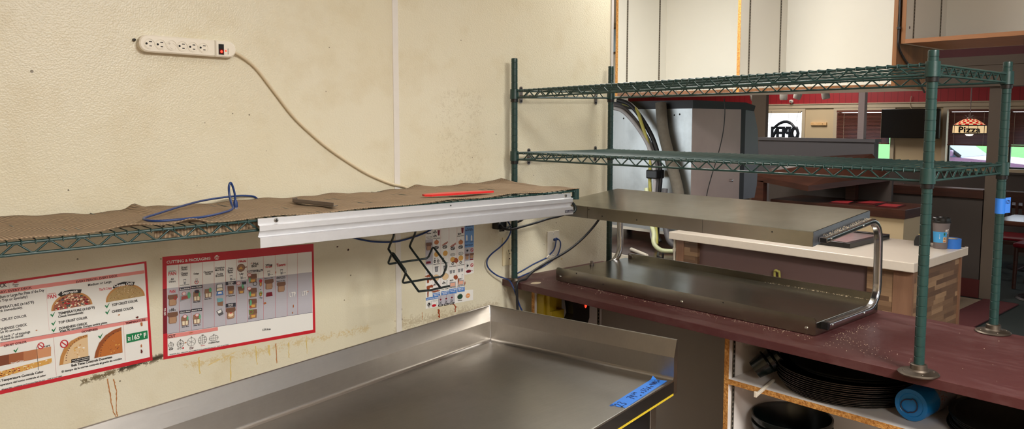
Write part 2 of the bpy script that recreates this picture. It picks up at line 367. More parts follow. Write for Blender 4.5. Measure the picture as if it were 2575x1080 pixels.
# ------------------------------------------------------------------ setting
m = MB(); m.box((-4.1, W, H0), (.638, W+.12, TOP)); wall = struct(m, 'wall_left', ['frp'])
m = MB(); m.box((-.513, W-.003, H0), (-.49, W+.002, TOP), 0, .001); struct(m, 'trim_1', ['seam_white'])
m = MB(); m.box((.626, W-.004, H0), (.642, W+.124, TOP), 0, .002); struct(m, 'trim_2', ['corner_trim'])
m = MB(); m.box((-4.1, -5.1, H0-.1), (9.2, 8.1, H0)); struct(m, 'floor', ['carpet_dark'])
m = MB(); m.box((-4.0, -5.0, H0), (1.2, W, H0+.004)); struct(m, 'floor_kitchen', ['tile_kitchen'])
m = MB(); m.box((1.2, .13, H0), (6.0, 8.0, H0+.004)); m.box((1.2, -5, H0), (4.2, .13, H0+.004)); struct(m, 'floor_entry', ['tile_cream'])
m = MB(); m.box((-4.1, -5.1, TOP), (9.2, 8.1, TOP+.1)); struct(m, 'ceiling', ['ceiling_paint'])
m = MB(); m.box((-4.2, -5.1, H0), (-4.1, W+.12, TOP)); struct(m, 'wall_kitchen_end', ['paint_cream'])
m = MB(); m.box((-4.2, -5.2, H0), (9.2, -5.1, -.12)); m.box((-4.2, -5.2, .78), (9.2, -5.1, TOP))
for x0, x1 in ((-4.2, 1.9), (3.5, 4.1), (5.7, 6.3), (7.9, 9.2)): m.box((x0, -5.2, -.12), (x1, -5.1, .78))
struct(m, 'wall_rear', ['paint_taupe'])
for k, x0 in enumerate((1.9, 4.1, 6.3)):  # unseen windows added for bluish daylight from the right
    m = MB(); m.box((x0+.02, -5.152, -.1), (x0+1.58, -5.148, .76)); g = struct(m, 'window_%d' % (6+k), ['glass'])
    m = MB()
    for a, b_ in ((x0, x0+.03), (x0+.785, x0+.815), (x0+1.57, x0+1.6)): m.box((a, -5.19, -.12), (b_, -5.085, .78))
    m.box((x0, -5.19, -.12), (x0+1.6, -5.085, -.09)); m.box((x0, -5.19, .75), (x0+1.6, -5.085, .78)); m.build('window_frame', 'trim_cream', g)
m = MB(); m.box((.5, W+.12, H0), (.62, .75, TOP)); m.box((.5, 2.35, H0), (.62, 8.1, TOP)); m.box((.5, .75, H0), (.62, 2.35, -.05)); m.box((.5, .75, 1.25), (.62, 2.35, TOP)); struct(m, 'wall_back_hall', ['paint_cream'])
m = MB(); m.box((.555, .77, -.03), (.56, 2.33, 1.23)); pw = struct(m, 'window_5', ['glass'])  # added window, unseen; lets daylight onto the back of the drink machine
m = MB()
for y in (.75, 1.53, 2.31): m.box((.53, y, -.05), (.63, y+.04, 1.25))
m.box((.53, .75, -.05), (.63, 2.35, -.01)); m.box((.53, .75, 1.21), (.63, 2.35, 1.25)); m.build('window_frame', 'trim_cream', pw)
m = MB(); m.box((.5, 8.1, H0), (9.2, 8.2, TOP)); struct(m, 'wall_far_side', ['paint_cream'])

# stains that have run down or splashed on the wall panel
def ribbon(name, pts, w, mat, seed):
    r = random.Random(seed); m = MB(); P = smooth_path([(x, 0, z) for x, z in pts], 8); n = len(P)
    vs = []
    for i, p in enumerate(P):
        ww = w*(.45+.9*r.random())*(1-.3*i/n); dx = (r.random()-.5)*w*.6
        vs += [(p.x+dx-ww/2, W-.0006, p.z), (p.x+dx+ww/2, W-.0006, p.z)]
    m.add(vs, [(2*i, 2*i+1, 2*i+3, 2*i+2) for i in range(n-1)]); return m.build(name, mat, wall)
def blob(name, x, z, rx, rz, mat, seed):
    r = random.Random(seed); m = MB(); n = 26
    m.add([(x, W-.0007, z)]+[(x+rx*cos(2*pi*k/n)*(.55+.6*r.random()), W-.0007, z+rz*sin(2*pi*k/n)*(.55+.6*r.random())) for k in range(n)], [(0, 1+k, 1+(k+1) % n) for k in range(n)])
    return m.build(name, mat, wall)
for k, (pts, w, mt) in enumerate([
    ([(-1.453,-.078),(-1.449,-.12),(-1.443,-.17),(-1.432,-.197)], .0032, 'rust'), ([(-1.438,-.082),(-1.432,-.12),(-1.434,-.17),(-1.431,-.197)], .0032, 'rust'),
    ([(-1.205,-.07),(-1.204,-.12)], .004, 'drip_yellow'), ([(-1.11,-.085),(-1.112,-.164)], .004, 'drip_yellow'), ([(-1.03,-.07),(-1.028,-.13)], .004, 'drip_yellow'), ([(-.99,-.075),(-.985,-.11)], .006, 'drip_yellow'), ([(-.965,-.075),(-.963,-.14)], .004, 'rust'),
    ([(-.92,-.08),(-.922,-.13)], .005, 'drip_yellow'), ([(-.86,-.07),(-.858,-.13)], .003, 'drip_yellow'), ([(-1.18,-.10),(-1.14,-.088),(-1.09,-.075)], .010, 'drip_yellow'),
    ([(-.326,-.07),(-.322,-.104)], .008, 'sauce_stain'), ([(-.258,-.062),(-.246,-.075),(-.25,-.094)], .008, 'sauce_stain'), ([(-.40,-.07),(-.401,-.10)], .003, 'rust'), ([(-.49,-.04),(-.488,-.085)], .004, 'stain_dark')]): ribbon('drip_stain', pts, w, mt, k)
for k, (x, z, rx, rz, mt) in enumerate([(-1.345,.015,.006,.005,'stain_dark'),(-.505,-.066,.008,.006,'stain_dark'),(-1.29,.33,.004,.003,'stain_dark'),(-.74,.21,.004,.003,'stain_dark'),(-.70,.195,.004,.004,'stain_dark'),(.03,-.01,.006,.004,'rust'),(-.28,-.02,.003,.006,'stain_dark'),(.325,.04,.005,.004,'drip_yellow')]): blob('spatter_stain', x, z, rx, rz, mt, k+50)

# ------------------------------------------------------------------ wire shelving
def zig(m, a, b, r, n=None):
    """zigzag rod between a lower and an upper rail, from a to b (both at mid height)"""
    A, B = Vector(a), Vector(b); Ln = (B-A).length; n = n or round(Ln/.03075); h = .0098; pts = []
    for i in range(n+1):
        p = A.lerp(B, i/n); s = 1 if i % 2 else -1; d = (B-A).normalized()*.0035
        pts += [p-d+Vector((0,0,s*h)), p+d+Vector((0,0,s*h))]
    m.tube(pts, r, 6)
POST = (('a', 0, 0), ('b', .562, 0), ('c', 0, -1.502), ('d', .562, -1.502))
def post_mesh(m, x, y, z1, g0):
    prof = [(.0105, .0), (.0122, .0005)]
    z = g0 % .0254
    while z < z1-.006:
        if z > .012: prof += [(.0122, z-.0012), (.0113, z-.0006), (.0113, z+.0006), (.0122, z+.0012)]
        z += .0254
    prof += [(.0122, z1-.003), (.0119, z1-.001), (.0105, z1)]
    m.lathe(prof, (x, y, 0), 20)
def collar(m, x, y, zt, r=.0165):
    m.lathe([(.0125, zt-.0385), (r+.0012, zt-.038), (r, zt-.001), (.0125, zt)], (x, y, 0), 20)
unit = thing('wire_shelving_unit', 'tall green wire shelving unit standing on the burgundy counter', 'shelf', (.281, -.751, 0))
for (k, x, y), zt in zip(POST, (.866, .862, .798, .798)):
    m = MB(); post_mesh(m, x, y, zt, .0705 if k in 'cd' else .012); p = m.build('post', 'green_epoxy', unit)
    f = MB()
    if k in 'cd': f.lathe([(.0, 0), (.046, 0), (.0475, .003), (.044, .006), (.024, .009), (.0205, .013), (.019, .024), (.0165, .026), (.0122, .026)], (x, y, 0), 32)
    else: f.lathe([(0, 0), (.022, 0), (.022, .004), (.016, .007), (.0125, .012)], (x, y, 0), 24)
    for q in range(4): f.lathe([(0, .0055), (.004, .0055), (.003, .0085), (0, .009)], (x+.034*cos(.6+q*pi/2), y+.034*sin(.6+q*pi/2), 0), 8) if k in 'cd' else None
    f.build('foot_flange', 'dull_iron', p)
def tier(zs, label):
    za, zb, zc, zd = zs
    def Z(x, y):
        u = x/.562; v = -y/1.502; return (za*(1-u)+zb*u)*(1-v)+(zc*(1-u)+zd*u)*v
    sh = thing('wire_shelf', label, '', (.281, -.751, Z(.281, -.751)-.035)) ; sh.parent = unit
    sh.location = Vector((.281, -.751, Z(.281,-.751)-.035))-Vector((.281, -.751, 0)); WORLD[sh.name] = Matrix.Translation((.281, -.751, Z(.281,-.751)-.035))
    for k in ('category',):
        del sh[k]
    up, lo, md = -.008, -.0325, -.0202
    def rail(nm, p, q, dz, r=.0033):
        m = MB(); P = [Vector(p).lerp(Vector(q), t) for t in (0, .5, 1)]
        m.tube([(v.x, v.y, Z(v.x, v.y)+dz) for v in P], r, 8); m.build(nm, 'green_epoxy', sh)
    for x in (0, .562):
        rail('side_rail', (x, -.014, 0), (x, -1.488, 0), up); rail('side_rail', (x, -.014, 0), (x, -1.488, 0), lo)
        m = MB(); zig(m, (x, -.05, Z(x,-.05)+md), (x, -1.45, Z(x,-1.45)+md), .0023, 46); m.build('truss', 'green_epoxy', sh)
    for y in (0, -1.502):
        rail('end_rail', (.014, y, 0), (.548, y, 0), up); rail('end_rail', (.014, y, 0), (.548, y, 0), lo)
        m = MB(); zig(m, (.05, y, Z(.05,y)+md), (.515, y, Z(.515,y)+md), .0023, 16); m.build('truss', 'green_epoxy', sh)
    m = MB()
    n = 57
    for i in range(n):
        y = -.03-1.442*i/(n-1); a, b = Z(0,y)-.0035, Z(.562,y)-.0035
        m.tube([(-.0045, y, a-.009), (-.0045, y, a-.001), (-.002, y, a), (.564, y, b), (.5665, y, b-.001), (.5665, y, b-.009)], .0014, 5)
    for x in (.14, .281, .42): m.tube([(x, -.0, Z(x,0)-.0075), (x, -1.502, Z(x,-1.502)-.0075)], .0026, 6)
    m.build('deck_wires', 'green_epoxy', sh)
    for k, x, y in POST:
        m = MB(); z = Z(x, y); collar(m, x, y, z); c = m.build('collar', 'green_epoxy', sh)
        m = MB(); m.lathe([(.0123, z-.05), (.0150, z-.0495), (.0152, z-.039), (.0123, z-.0385)], (x, y, 0), 18); m.build('sleeve_ring', 'black_plastic', c)
    return sh
tier((.749, .757, .772, .771), 'upper shelf, seen from below'); tier((.5105, .507, .514, .508), 'lower shelf, seen from above')
# small clips that hold the unit to the wall
for nm, x, z, lb in (('', .088, .730, 'upper left grey wall clip beside the left shelving post'), ('', .131, .483, 'lower left grey wall clip holding the lower green shelf'), ('', .531, .730, 'upper right grey wall clip under the top green shelf'), ('', .531, .483, 'lower right grey wall clip by the back shelving post')):
    m = MB(); pl = [(x+dx, z+dz) for dx, dz in round_rect(.017, .066, .008)]
    m.prism(pl, 'y', W-.0025, W-.0004)
    m.box((x-.006, .003, z-.0035), (x+.006, W-.002, z-.0015)); m.box((x-.006, .0035, z-.009), (x+.006, .0055, z-.0015))
    for dz in (-.024, .024): m.lathe([(0,0), (.0045,0), (.0035,.0016), (0,.002)], (x, W-.0025, z+dz), 12, 1, 'y')
    o = m.build('wall_clip', ['zinc', 'slot']); tag(o, lb, 'clip', 'wall clips of the shelving')

# ------------------------------------------------------------------ long shelf on the wall
def WZ(x): return .3846+.0028*(x+.9)
FY = -.368
ws = thing('wall_wire_shelf', 'long green wire shelf mounted on the cream wall above the notices', 'shelf', (-1.2, -.16, .345))
X0, X1 = -2.35, -.036
def wrail(nm, p, q, r=.0033):
    m = MB(); m.tube([(x, y, WZ(x)+dz) for x, y, dz in (p, q)], r, 8); m.build(nm, 'green_epoxy', ws)
for y in (FY, W-.016):
    wrail('side_rail', (X0, y, -.004), (X1, y, -.004)); wrail('side_rail', (X0, y, -.0285), (X1, y, -.0285))
    m = MB(); zig(m, (-2.3, y, WZ(-2.3)-.0165), (-.09, y, WZ(-.09)-.0165), .0023, 72); m.build('truss', 'green_epoxy', ws)
for x in (X1,):
    wrail('end_rail', (x, FY, -.004), (x, W-.016, -.004)); wrail('end_rail', (x, FY, -.0285), (x, W-.016, -.0285))
m = MB()
for i in range(90):
    x = X1-.02-.0254*i; z = WZ(x)
    m.tube([(x, FY-.004, z-.009), (x, FY-.004, z-.001), (x, FY-.001, z+.0005), (x, W-.014, z+.0005), (x, W-.0125, z-.009)], .0014, 5)
m.build('deck_wires', 'green_epoxy', ws)
m = MB(); z = WZ(X1)
m.lathe([(.006, z-.034), (.0125, z-.0335), (.0125, z+.002), (.011, z+.0035), (.006, z+.0035)], (X1-.002, FY+.006, 0), 18); m.box((X1-.03, FY-.002, z-.006), (X1, FY+.004, z-.001)); m.build('end_socket', 'green_epoxy', ws)
m = MB(); m.tube(smooth_path([(-.06, FY+.01, z-.04), (-.045, FY+.008, z-.052), (-.04, FY+.004, z-.068), (-.052, FY+.006, z-.08), (-.075, FY+.02, z-.085)], 5), .005, 8); m.build('hook', 'green_dark', ws)
for xb in (-1.95, -.62):                       # brackets under the shelf, back against the wall
    m = MB(); m.prism([(W-.001, .352), (W-.001, .30), (W-.012, .30), (-.30, .345), (-.30, .352)], 'x', xb-.002, xb+.002); m.build('bracket', 'green_dark', ws)

# woven brown liner lying on it
def liner(u, v):
    x = -2.3+2.268*u; y = FY-.004+(W-.017-FY+.004)*v
    z = WZ(x)+.0035+.0022*sin(x*23+y*9)+.0018*sin(x*57+1.3)*v+.0016*sin(y*40+x*6)
    z += .015*math.exp(-((x+1.37)/.018)**2)*max(0, (v-.35)/.65)          # fold
    z += .011*math.exp(-((x+.43)/.03)**2)*max(0, (v-.5)/.5)              # bump over the power cord
    z += .014*math.exp(-((x+.03)/.06)**2)*max(0, (v-.6)/.4)
    z += .02*math.exp(-((x+1.78)/.11)**2)*max(0, (v-.8)/.2)              # loose flap at the left
    z += .010*math.exp(-((x+1.36)/.03)**2)*max(0, (.12-v)/.12)+.010*math.exp(-((x+1.50)/.05)**2)*max(0, (.1-v)/.1)
    return (x, y+.004*sin(x*31), z)
m = MB(); m.grid(liner, 260, 26); o = m.build('shelf_liner', 'liner'); tag(o, 'brown woven non-slip liner spread along the wall shelf', 'shelf liner')
sd = o.modifiers.new('thickness', 'SOLIDIFY'); sd.thickness = .0022; sd.offset = 0
m = MB()
def drape(u, v):
    x = -1.44+.30*u; z = WZ(x)-.004-(.020+.014*sin(pi*min(1, u*1.3)))*v
    return (x, FY+.016+.004*sin(u*20)*v, z)
m.grid(drape, 40, 6); lo = m.build('hanging_flap', 'liner', o); sd = lo.modifiers.new('thickness', 'SOLIDIFY'); sd.thickness = .002

# aluminium ticket rail on the front of the shelf
rail = thing('ticket_rail', 'shiny aluminium ticket rail fixed along the front of the wall shelf', 'rail', (-.64, -.378, .308))
sec = [(-.3755,.382),(-.378,.382),(-.378,.367),(-.3875,.3645),(-.3875,.3520),(-.3768,.3375),(-.3768,.3362),(-.3890,.3348),(-.3890,.3095),(-.3870,.3085),(-.3870,.3330),(-.3748,.3345),(-.3748,.3385),(-.3850,.3525),(-.385,.3625),(-.3755,.3655)]
def tilt(m):
    m.v = [(x, y, z-.006*(x+.64)) for x, y, z in m.v]; return m
m = MB(); m.prism(sec, 'x', -1.203, -.078); tilt(m).build('channel', 'aluminium', rail)
for x in (-1.155, -.105):
    m = MB(); m.lathe([(0,0), (.0062,0), (.0055,.0018), (0,.0026)], (x, -.378, .3745), 14, 0, 'y'); m.box((x-.004, -.3812, .3738), (x+.004, -.3802, .3752), 1); m.box((x-.0007, -.3812, .3705), (x+.0007, -.3802, .3785), 1); tilt(m).build('screw', ['screw_metal', 'slot'], rail)
m = MB(); m.lathe([(0,0), (.0024,0), (0,.0004)], (-.60, -.3785, .374), 10, 0, 'y'); tilt(m).build('screw_hole', 'slot', rail)
m = MB(); m.box((-.118, -.3897, .3165), (-.081, -.3890, .3255)); text_at(m, 'NCP', lambda u, v: (u, -.3899, v), -.111, .321, .009, .005, 1); m.box((-.104, -.3900, .3185), (-.083, -.3897, .3196), 1); m.box((-.100, -.3900, .3218), (-.086, -.3897, .3226), 1)
tilt(m).build('maker_plate', ['ink_slate', 'aluminium'], rail)

# hanging bent-wire holder under the shelf
hw = thing('wire_box_holder', 'green bent-wire holder hanging below the wall shelf', 'rack', (-.64, -.25, .10))
m = MB()
for x in (-.70, -.62): m.tube(smooth_path([(x, -.223-.0*x, .352), (x, -.222, .283), (x, -.192, .236), (x, -.196, .222), (x, -.272, .172), (x, -.349, .121)], 5), .0034, 8)
m.tube([(-.70, -.349, .121), (-.66, -.351, .119), (-.585, -.349, .121)], .0034, 8); m.tube([(-.70, -.223, .352), (-.62, -.223, .352)], .0034, 8); m.build('hanger_frame', 'green_dark', hw)
loop = []
pf = [(-.182,.180), (-.2105,.2225), (-.248,.197), (-.285,.172), (-.261,.132)]
m = MB(); pts = [(-.70, y, z) for y, z in pf]+[(-.545, y, z) for y, z in pf[::-1]]
fine = []
for i, p in enumerate(pts):
    a, b, c = Vector(pts[i-1]), Vector(p), Vector(pts[(i+1) % len(pts)])
    if i in (2, 7): fine.append(b); continue
    d1 = (a-b).normalized()*.008; d2 = (c-b).normalized()*.008
    fine += [b+d1, b+d1*.35+d2*.35, b+d2]
m.tube(fine, .0034, 8, closed=True); m.build('cradle_loop', 'green_dark', hw)

# red plastic tool and metal bracket on the liner
def on_liner(x, y): return WZ(x)+.0075
m = MB(); z = .3955
m.prism([(-.622,-.262),(-.60,-.255),(-.50,-.262),(-.42,-.285),(-.378,-.318),(-.385,-.326),(-.43,-.318),(-.52,-.305),(-.61,-.296),(-.626,-.28)], 'z', z, z+.006); o = m.build('plastic_scraper', 'red_plastic'); tag(o, 'flat red plastic scraper lying on the brown shelf liner', 'scraper')
m = MB(); a = Vector((-.992, -.19, z)); 
m.prism([(-1.005,-.17),(-.985,-.155),(-.955,-.335),(-.975,-.345)], 'z', z, z+.0018); m.prism([(-1.005,-.17),(-1.0025,-.168),(-.9725,-.343),(-.975,-.345)], 'z', z, z+.011); m.prism([(-1.005,-.17),(-.985,-.155),(-.9865,-.152),(-1.0065,-.167)], 'z', z, z+.012)
o = m.build('steel_angle_strip', 'zinc'); tag(o, 'short grey steel angle strip lying on the shelf liner', 'bracket')

# ------------------------------------------------------------------ power strip
ps = thing('power_strip', 'beige six-outlet power strip with a lit red switch screwed to the wall', 'power strip', (-1.21, W-.002, .81))
CX, CZ, PL, PH = -1.2075, .8385, .268, .047
def pst(mb): return mb.xf(Matrix.Translation((CX, 0, CZ)) @ Matrix.Rotation(radians(.9), 4, 'Y') @ Matrix.Translation((-CX, 0, -CZ)))
def slab(mb, x0, x1, h, rl, rr, y0, y1, mi=0, ins=.0035):
    def outline(d):
        out = []
        for cx, sgn, r in ((x1, 1, rr), (x0, -1, rl)):
            r_ = max(.001, r-d); n = 8
            for k in range(n+1):
                a = -pi/2+pi*k/n if sgn > 0 else pi/2+pi*k/n
                out.append((cx-sgn*r+r_*cos(a), CZ+((h/2-r)*(1 if sin(a) > 0 else -1) if abs(sin(a)) > 1e-9 else 0)+r_*sin(a)))
        return out
    o1, o2 = outline(0), outline(ins); n = len(o1)
    vs = [(x, y0, z) for x, z in o1]+[(x, y1+ins*.8, z) for x, z in o1]+[(x, y1, z) for x, z in o2]
    mb.add(vs, [(k, (k+1) % n, n+(k+1) % n, n+k) for k in range(n)]+[(n+k, n+(k+1) % n, 2*n+(k+1) % n, 2*n+k) for k in range(n)]+[tuple(range(2*n, 3*n)), tuple(range(n))[::-1]], mi)
m = MB(); slab(m, CX-PL/2, CX+PL/2, PH, .0225, .0225, W-.0005, W-.025); m2 = pst(m).build('housing', 'cream_plastic', ps)
m = MB(); m.box((CX+.0705, W-.0252, CZ-PH/2+.001), (CX+.076, W-.024, CZ+PH/2-.001)); pst(m).build('cross_groove', 'grey_beige', ps)
for i in range(6):
    x = CX-.108+.0292*i; y = W-.0252; rot = radians(-38) if i == 2 else 0
    m = MB(); m.lathe([(.0133, 0), (.0142, 0), (.0142, .0012), (.0133, .0012), (.0133, 0)], (x, y, CZ-.001), 28, 0, 'y'); m.lathe([(0, 0), (.0118, 0), (.0116, .0007), (0, .0008)], (x, y, CZ-.001), 28, 0, 'y')
    s = []
    f = (lambda a, b: (a*cos(rot)-b*sin(rot), a*sin(rot)+b*cos(rot)))
    for a, b, w, h in ((.003, .0058, .0078, .0024), (.003, -.0058, .0066, .0024)):
        q = [f(a+w/2*sx, b+h/2*sz) for sx, sz in ((-1,-1),(1,-1),(1,1),(-1,1))]
        m.add([(x+u, y-.001, CZ-.001+v) for u, v in q], [(0,1,2,3)], 0 if i == 2 else 1)
        if i == 2: m.add([(x+u*1.15, y-.0009, CZ-.001+v*1.15) for u, v in q], [(0,1,2,3)], 2)
    q = [f(-.0075+.003*cos(t), .003*sin(t)) for t in [2*pi*k/12 for k in range(12)]]
    m.add([(x+u, y-.001, CZ-.001+v) for u, v in q], [tuple(range(12))], 2 if i == 2 else 1)
    pst(m).build('outlet', ['cream_plastic', 'slot', 'grey_beige'], ps)
m = MB(); m.box((CX+.082, W-.0262, CZ-.0165), (CX+.0975, W-.0252, CZ+.0135)); m.box((CX+.0838, W-.0285, CZ-.0145), (CX+.0957, W-.0262, CZ-.001), 1); m.box((CX+.0838, W-.0268, CZ-.001), (CX+.0957, W-.0262, CZ+.0125), 2)
m.lathe([(0,0), (.0036,0), (.003,.0012), (0,.0016)], (CX+.0895, W-.0285, CZ-.008), 12, 3, 'y'); pst(m).build('rocker_switch', ['black_plastic', 'red_lens', 'slot', 'glow_red'], ps)
m = MB(); m.lathe([(0,0), (.0028,0), (.002,.0008), (0,.001)], (CX+.1035, W-.0252, CZ-.005), 14, 0, 'y'); pst(m).build('indicator_lamp', 'glow_red', ps)
m = MB(); text_at(m, 'PROTECTED', lambda u, v: (CX+.110-v, W-.0254, CZ-.006+u), 0, 0, .017, .0022); pst(m).build('lettering', 'ink_k', ps)
m = MB(); m.lathe([(0,0), (.0042,0), (.0042,.006), (.003,.010), (0,.011)], (-1.348, W-.0005, .849), 14, 0, 'y'); m.build('mounting_screw', 'black_plastic', ps)
m = MB(); m.tube(smooth_path([(-1.085,.045,.834),(-1.072,.046,.829),(-1.048,.051,.818),(-1.006,.0535,.787),(-.951,.0535,.719),(-.887,.0535,.64),(-.82,.0535,.579),(-.765,.0535,.536),(-.692,.0535,.488),(-.617,.0535,.445),(-.53,.053,.409),(-.47,.050,.393),(-.44,.050,.36),(-.42,.050,.33)], 6), .0046, 10); m.build('power_cord', 'beige_cord', ps)

# ------------------------------------------------------------------ data and power cables
def cable(name, label, cat, pts, r, mat, n=6, plugs=()):
    m = MB(); m.tube(smooth_path(pts, n), r, 8); o = m.build(name, mat); tag(o, label, cat)
    for p, q, w in plugs:
        m = MB(); m.tube([p, Vector(p).lerp(Vector(q), .3), q], [w*.6, w, w], 8); m.build('plug', mat, o)
    return o
zb = .3975
cable('network_cable', 'blue network cable looped on the brown liner of the wall shelf', 'cable',
  [(-1.186,-.2,.414),(-1.187,-.2,.434),(-1.192,-.2,.455),(-1.198,-.202,.4645),(-1.2035,-.204,.455),(-1.204,-.206,.435),(-1.2035,-.215,.412),(-1.215,-.25,.400),(-1.265,-.30,zb),(-1.325,-.345,zb),(-1.374,-.363,zb+.001),(-1.417,-.365,zb+.001),(-1.442,-.352,zb+.001),(-1.452,-.325,zb+.002),(-1.44,-.285,zb+.002),(-1.39,-.225,zb+.003),(-1.30,-.125,zb+.006),(-1.205,-.03,.405),(-1.10,.03,.405),(-1.05,.045,.402),(-1.02,.0535,.395),(-1.0,.0555,.372),(-.95,.0555,.32),(-.85,.0555,.285),(-.73,.055,.25),(-.64,.055,.222),(-.577,.055,.209),(-.512,.053,.204),(-.444,.055,.211),(-.39,.055,.222),(-.33,.055,.240),(-.2,.055,.262),(-.09,.055,.262),(.0,.053,.238),(.027,.051,.198),(.006,.046,.163),(-.03,.045,.136),(-.083,.045,.108),(-.105,.043,.083),(-.097,.040,.055),(-.063,.034,.026),(-.03,.02,.010),(-.026,.0,.004),(-.024,-.02,-.02),(-.012,-.028,-.06),(.005,-.028,-.10),(.03,-.028,-.14)], .0030, 'blue_cable', 6,
  [((-1.186,-.2,.418),(-1.1855,-.2,.398),.0062)])
m = MB(); m.box((-1.189,-.204,.3935),(-1.182,-.196,.3985)); m.build('connector', 'bottle_clear', bpy.data.objects['network_cable'])
pl = [(x, y, z) for x, y, z in [(.276,.056,.129),(.274,.044,.130),(.270,.04,.118),(.262,.042,.090),(.238,.045,.070),(.219,.045,.059),(.149,.045,.043),(.093,.045,.026),(.056,.045,.016),(.03,.045,.012)]]
cable('patch_cable', 'short blue patch cable from the wall jack, with a white clip', 'cable', pl, .0028, 'blue_cable', 6, [((.274,.046,.130),(.276,.059,.129),.0062)])
m = MB(); m.tube([(.236,.045,.069),(.219,.045,.0595)], .0034, 8); m.build('clip', 'white_plate', bpy.data.objects['patch_cable'])
cable('patch_cable', 'longer blue patch cable from the wall jack, lying along the black cord', 'cable', [(.285,.056,.130),(.286,.042,.131),(.287,.03,.118),(.284,.03,.092),(.262,.028,.062),(.205,.028,.036),(.14,.028,.020),(.08,.027,.010),(.055,.027,.005),(.04,.027,.0035)], .0028, 'blue_cable', 6, [((.286,.045,.131),(.285,.059,.130),.0062)])
cable('electrical_cable', 'thick black power cord running from under the warmer down past the counter', 'cord', [(.50,-.03,.25),(.483,.0,.192),(.427,.008,.143),(.354,.008,.103),(.282,.008,.075),(.189,.008,.050),(.111,.004,.026),(.060,-.012,.011),(.034,-.026,.0065),(-.005,-.034,.0062),(-.0205,-.036,-.008),(-.0195,-.036,-.045),(-.018,-.036,-.085),(-.014,-.036,-.16),(-.014,-.036,-.3)], .0052, 'black_cable')
cable('electrical_cable', 'thin black cord hanging between the wall plug and the ticket rail', 'cord', [(-.05,.02,.222),(-.055,.0,.212),(-.04,-.022,.210),(-.015,-.028,.2135),(.02,-.028,.217),(.09,-.03,.226),(.16,-.03,.236),(.215,-.03,.240),(.261,-.04,.252)], .0046, 'black_cable')
cable('electrical_cable', 'thin black cord looping up behind the green shelving post', 'cord', [(-.052,.025,.221),(-.03,.02,.208),(-.012,.022,.212),(.02,.022,.225),(.056,.01,.240),(.08,-.01,.30),(.06,-.02,.345)], .0042, 'black_cable')
pb = thing('plug_adapter', 'black plug adapter on the wall left of the green post', 'plug', (-.038, W, .205))
m = MB(); m.box((-.065,.024,.206),(-.018,W-.0008,.262),0,.004); m.build('body','black_plastic',pb)
m = MB(); m.lathe([(0,0),(.004,0),(.003,.0014),(0,.002)],(-.055,.024,.232),12,0,'y'); m.build('screw','screw_metal',pb)
for x in (-.044,-.034,-.026):
    m = MB(); m.tube([(x,.035,.208),(x,.034,.196)], .0035, 8); m.build('prong_sleeve','black_plastic',pb)
# wall plates
def plate(name, label, cat, x0, x1, z0, z1, mat):
    t = thing(name, label, cat, ((x0+x1)/2, W, z0)); m = MB(); m.box((x0, W-.0045, z0), (x1, W-.0005, z1), 0, .0025); m.build('cover', mat, t); return t
t = plate('outlet_plate', 'ivory duplex outlet plate partly behind the green shelving post', 'outlet', -.012, .060, .052, .166, 'outlet_ivory')
for z in (.106,):
    m = MB(); m.lathe([(0,0),(.0165,0),(.0165,.0012),(0,.0014)], (.024, W-.0045, z), 24, 0, 'y', sy=.82)
    for dx in (-.0065, .0065): m.box((.024+dx-.0011, W-.0064, z+.001), (.024+dx+.0011, W-.0058, z+.009), 1)
    m.lathe([(0,.0012),(.003,.0012),(0,.0018)], (.024, W-.0045, z-.0075), 10, 1, 'y'); m.build('socket', ['outlet_ivory', 'slot'], t)
m = MB(); m.lathe([(0,0),(.0028,0),(0,.0008)], (.024, W-.0045, .078), 10, 0, 'y'); m.build('screw_hole', 'slot', t)
t = plate('data_plate', 'off-white wall plate with two blue network plugs', 'wall plate', .236, .306, .052, .166, 'white_plate')
for z in (.155, .063):
    m = MB(); m.lathe([(0,0),(.003,0),(.0022,.001),(0,.0014)], (.271, W-.0045, z), 10, 0, 'y'); m.build('screw', 'screw_metal', t)
m = MB(); m.box((.266, W-.0052, .090),(.277, W-.0044, .118)); m.build('jack_slot', 'grey_beige', t)
FLAT.update({k: 1 for k in ('stain_spot', 'fine_print', 'roof_logo', 'pizza_picture', 'check_mark', 'prohibition_sign', 'cup_picture', 'package_picture', 'cut_diagram', 'cheese_picture', 'dark_pill', 'jug_picture', 'photo_block', 'rule_lines')})
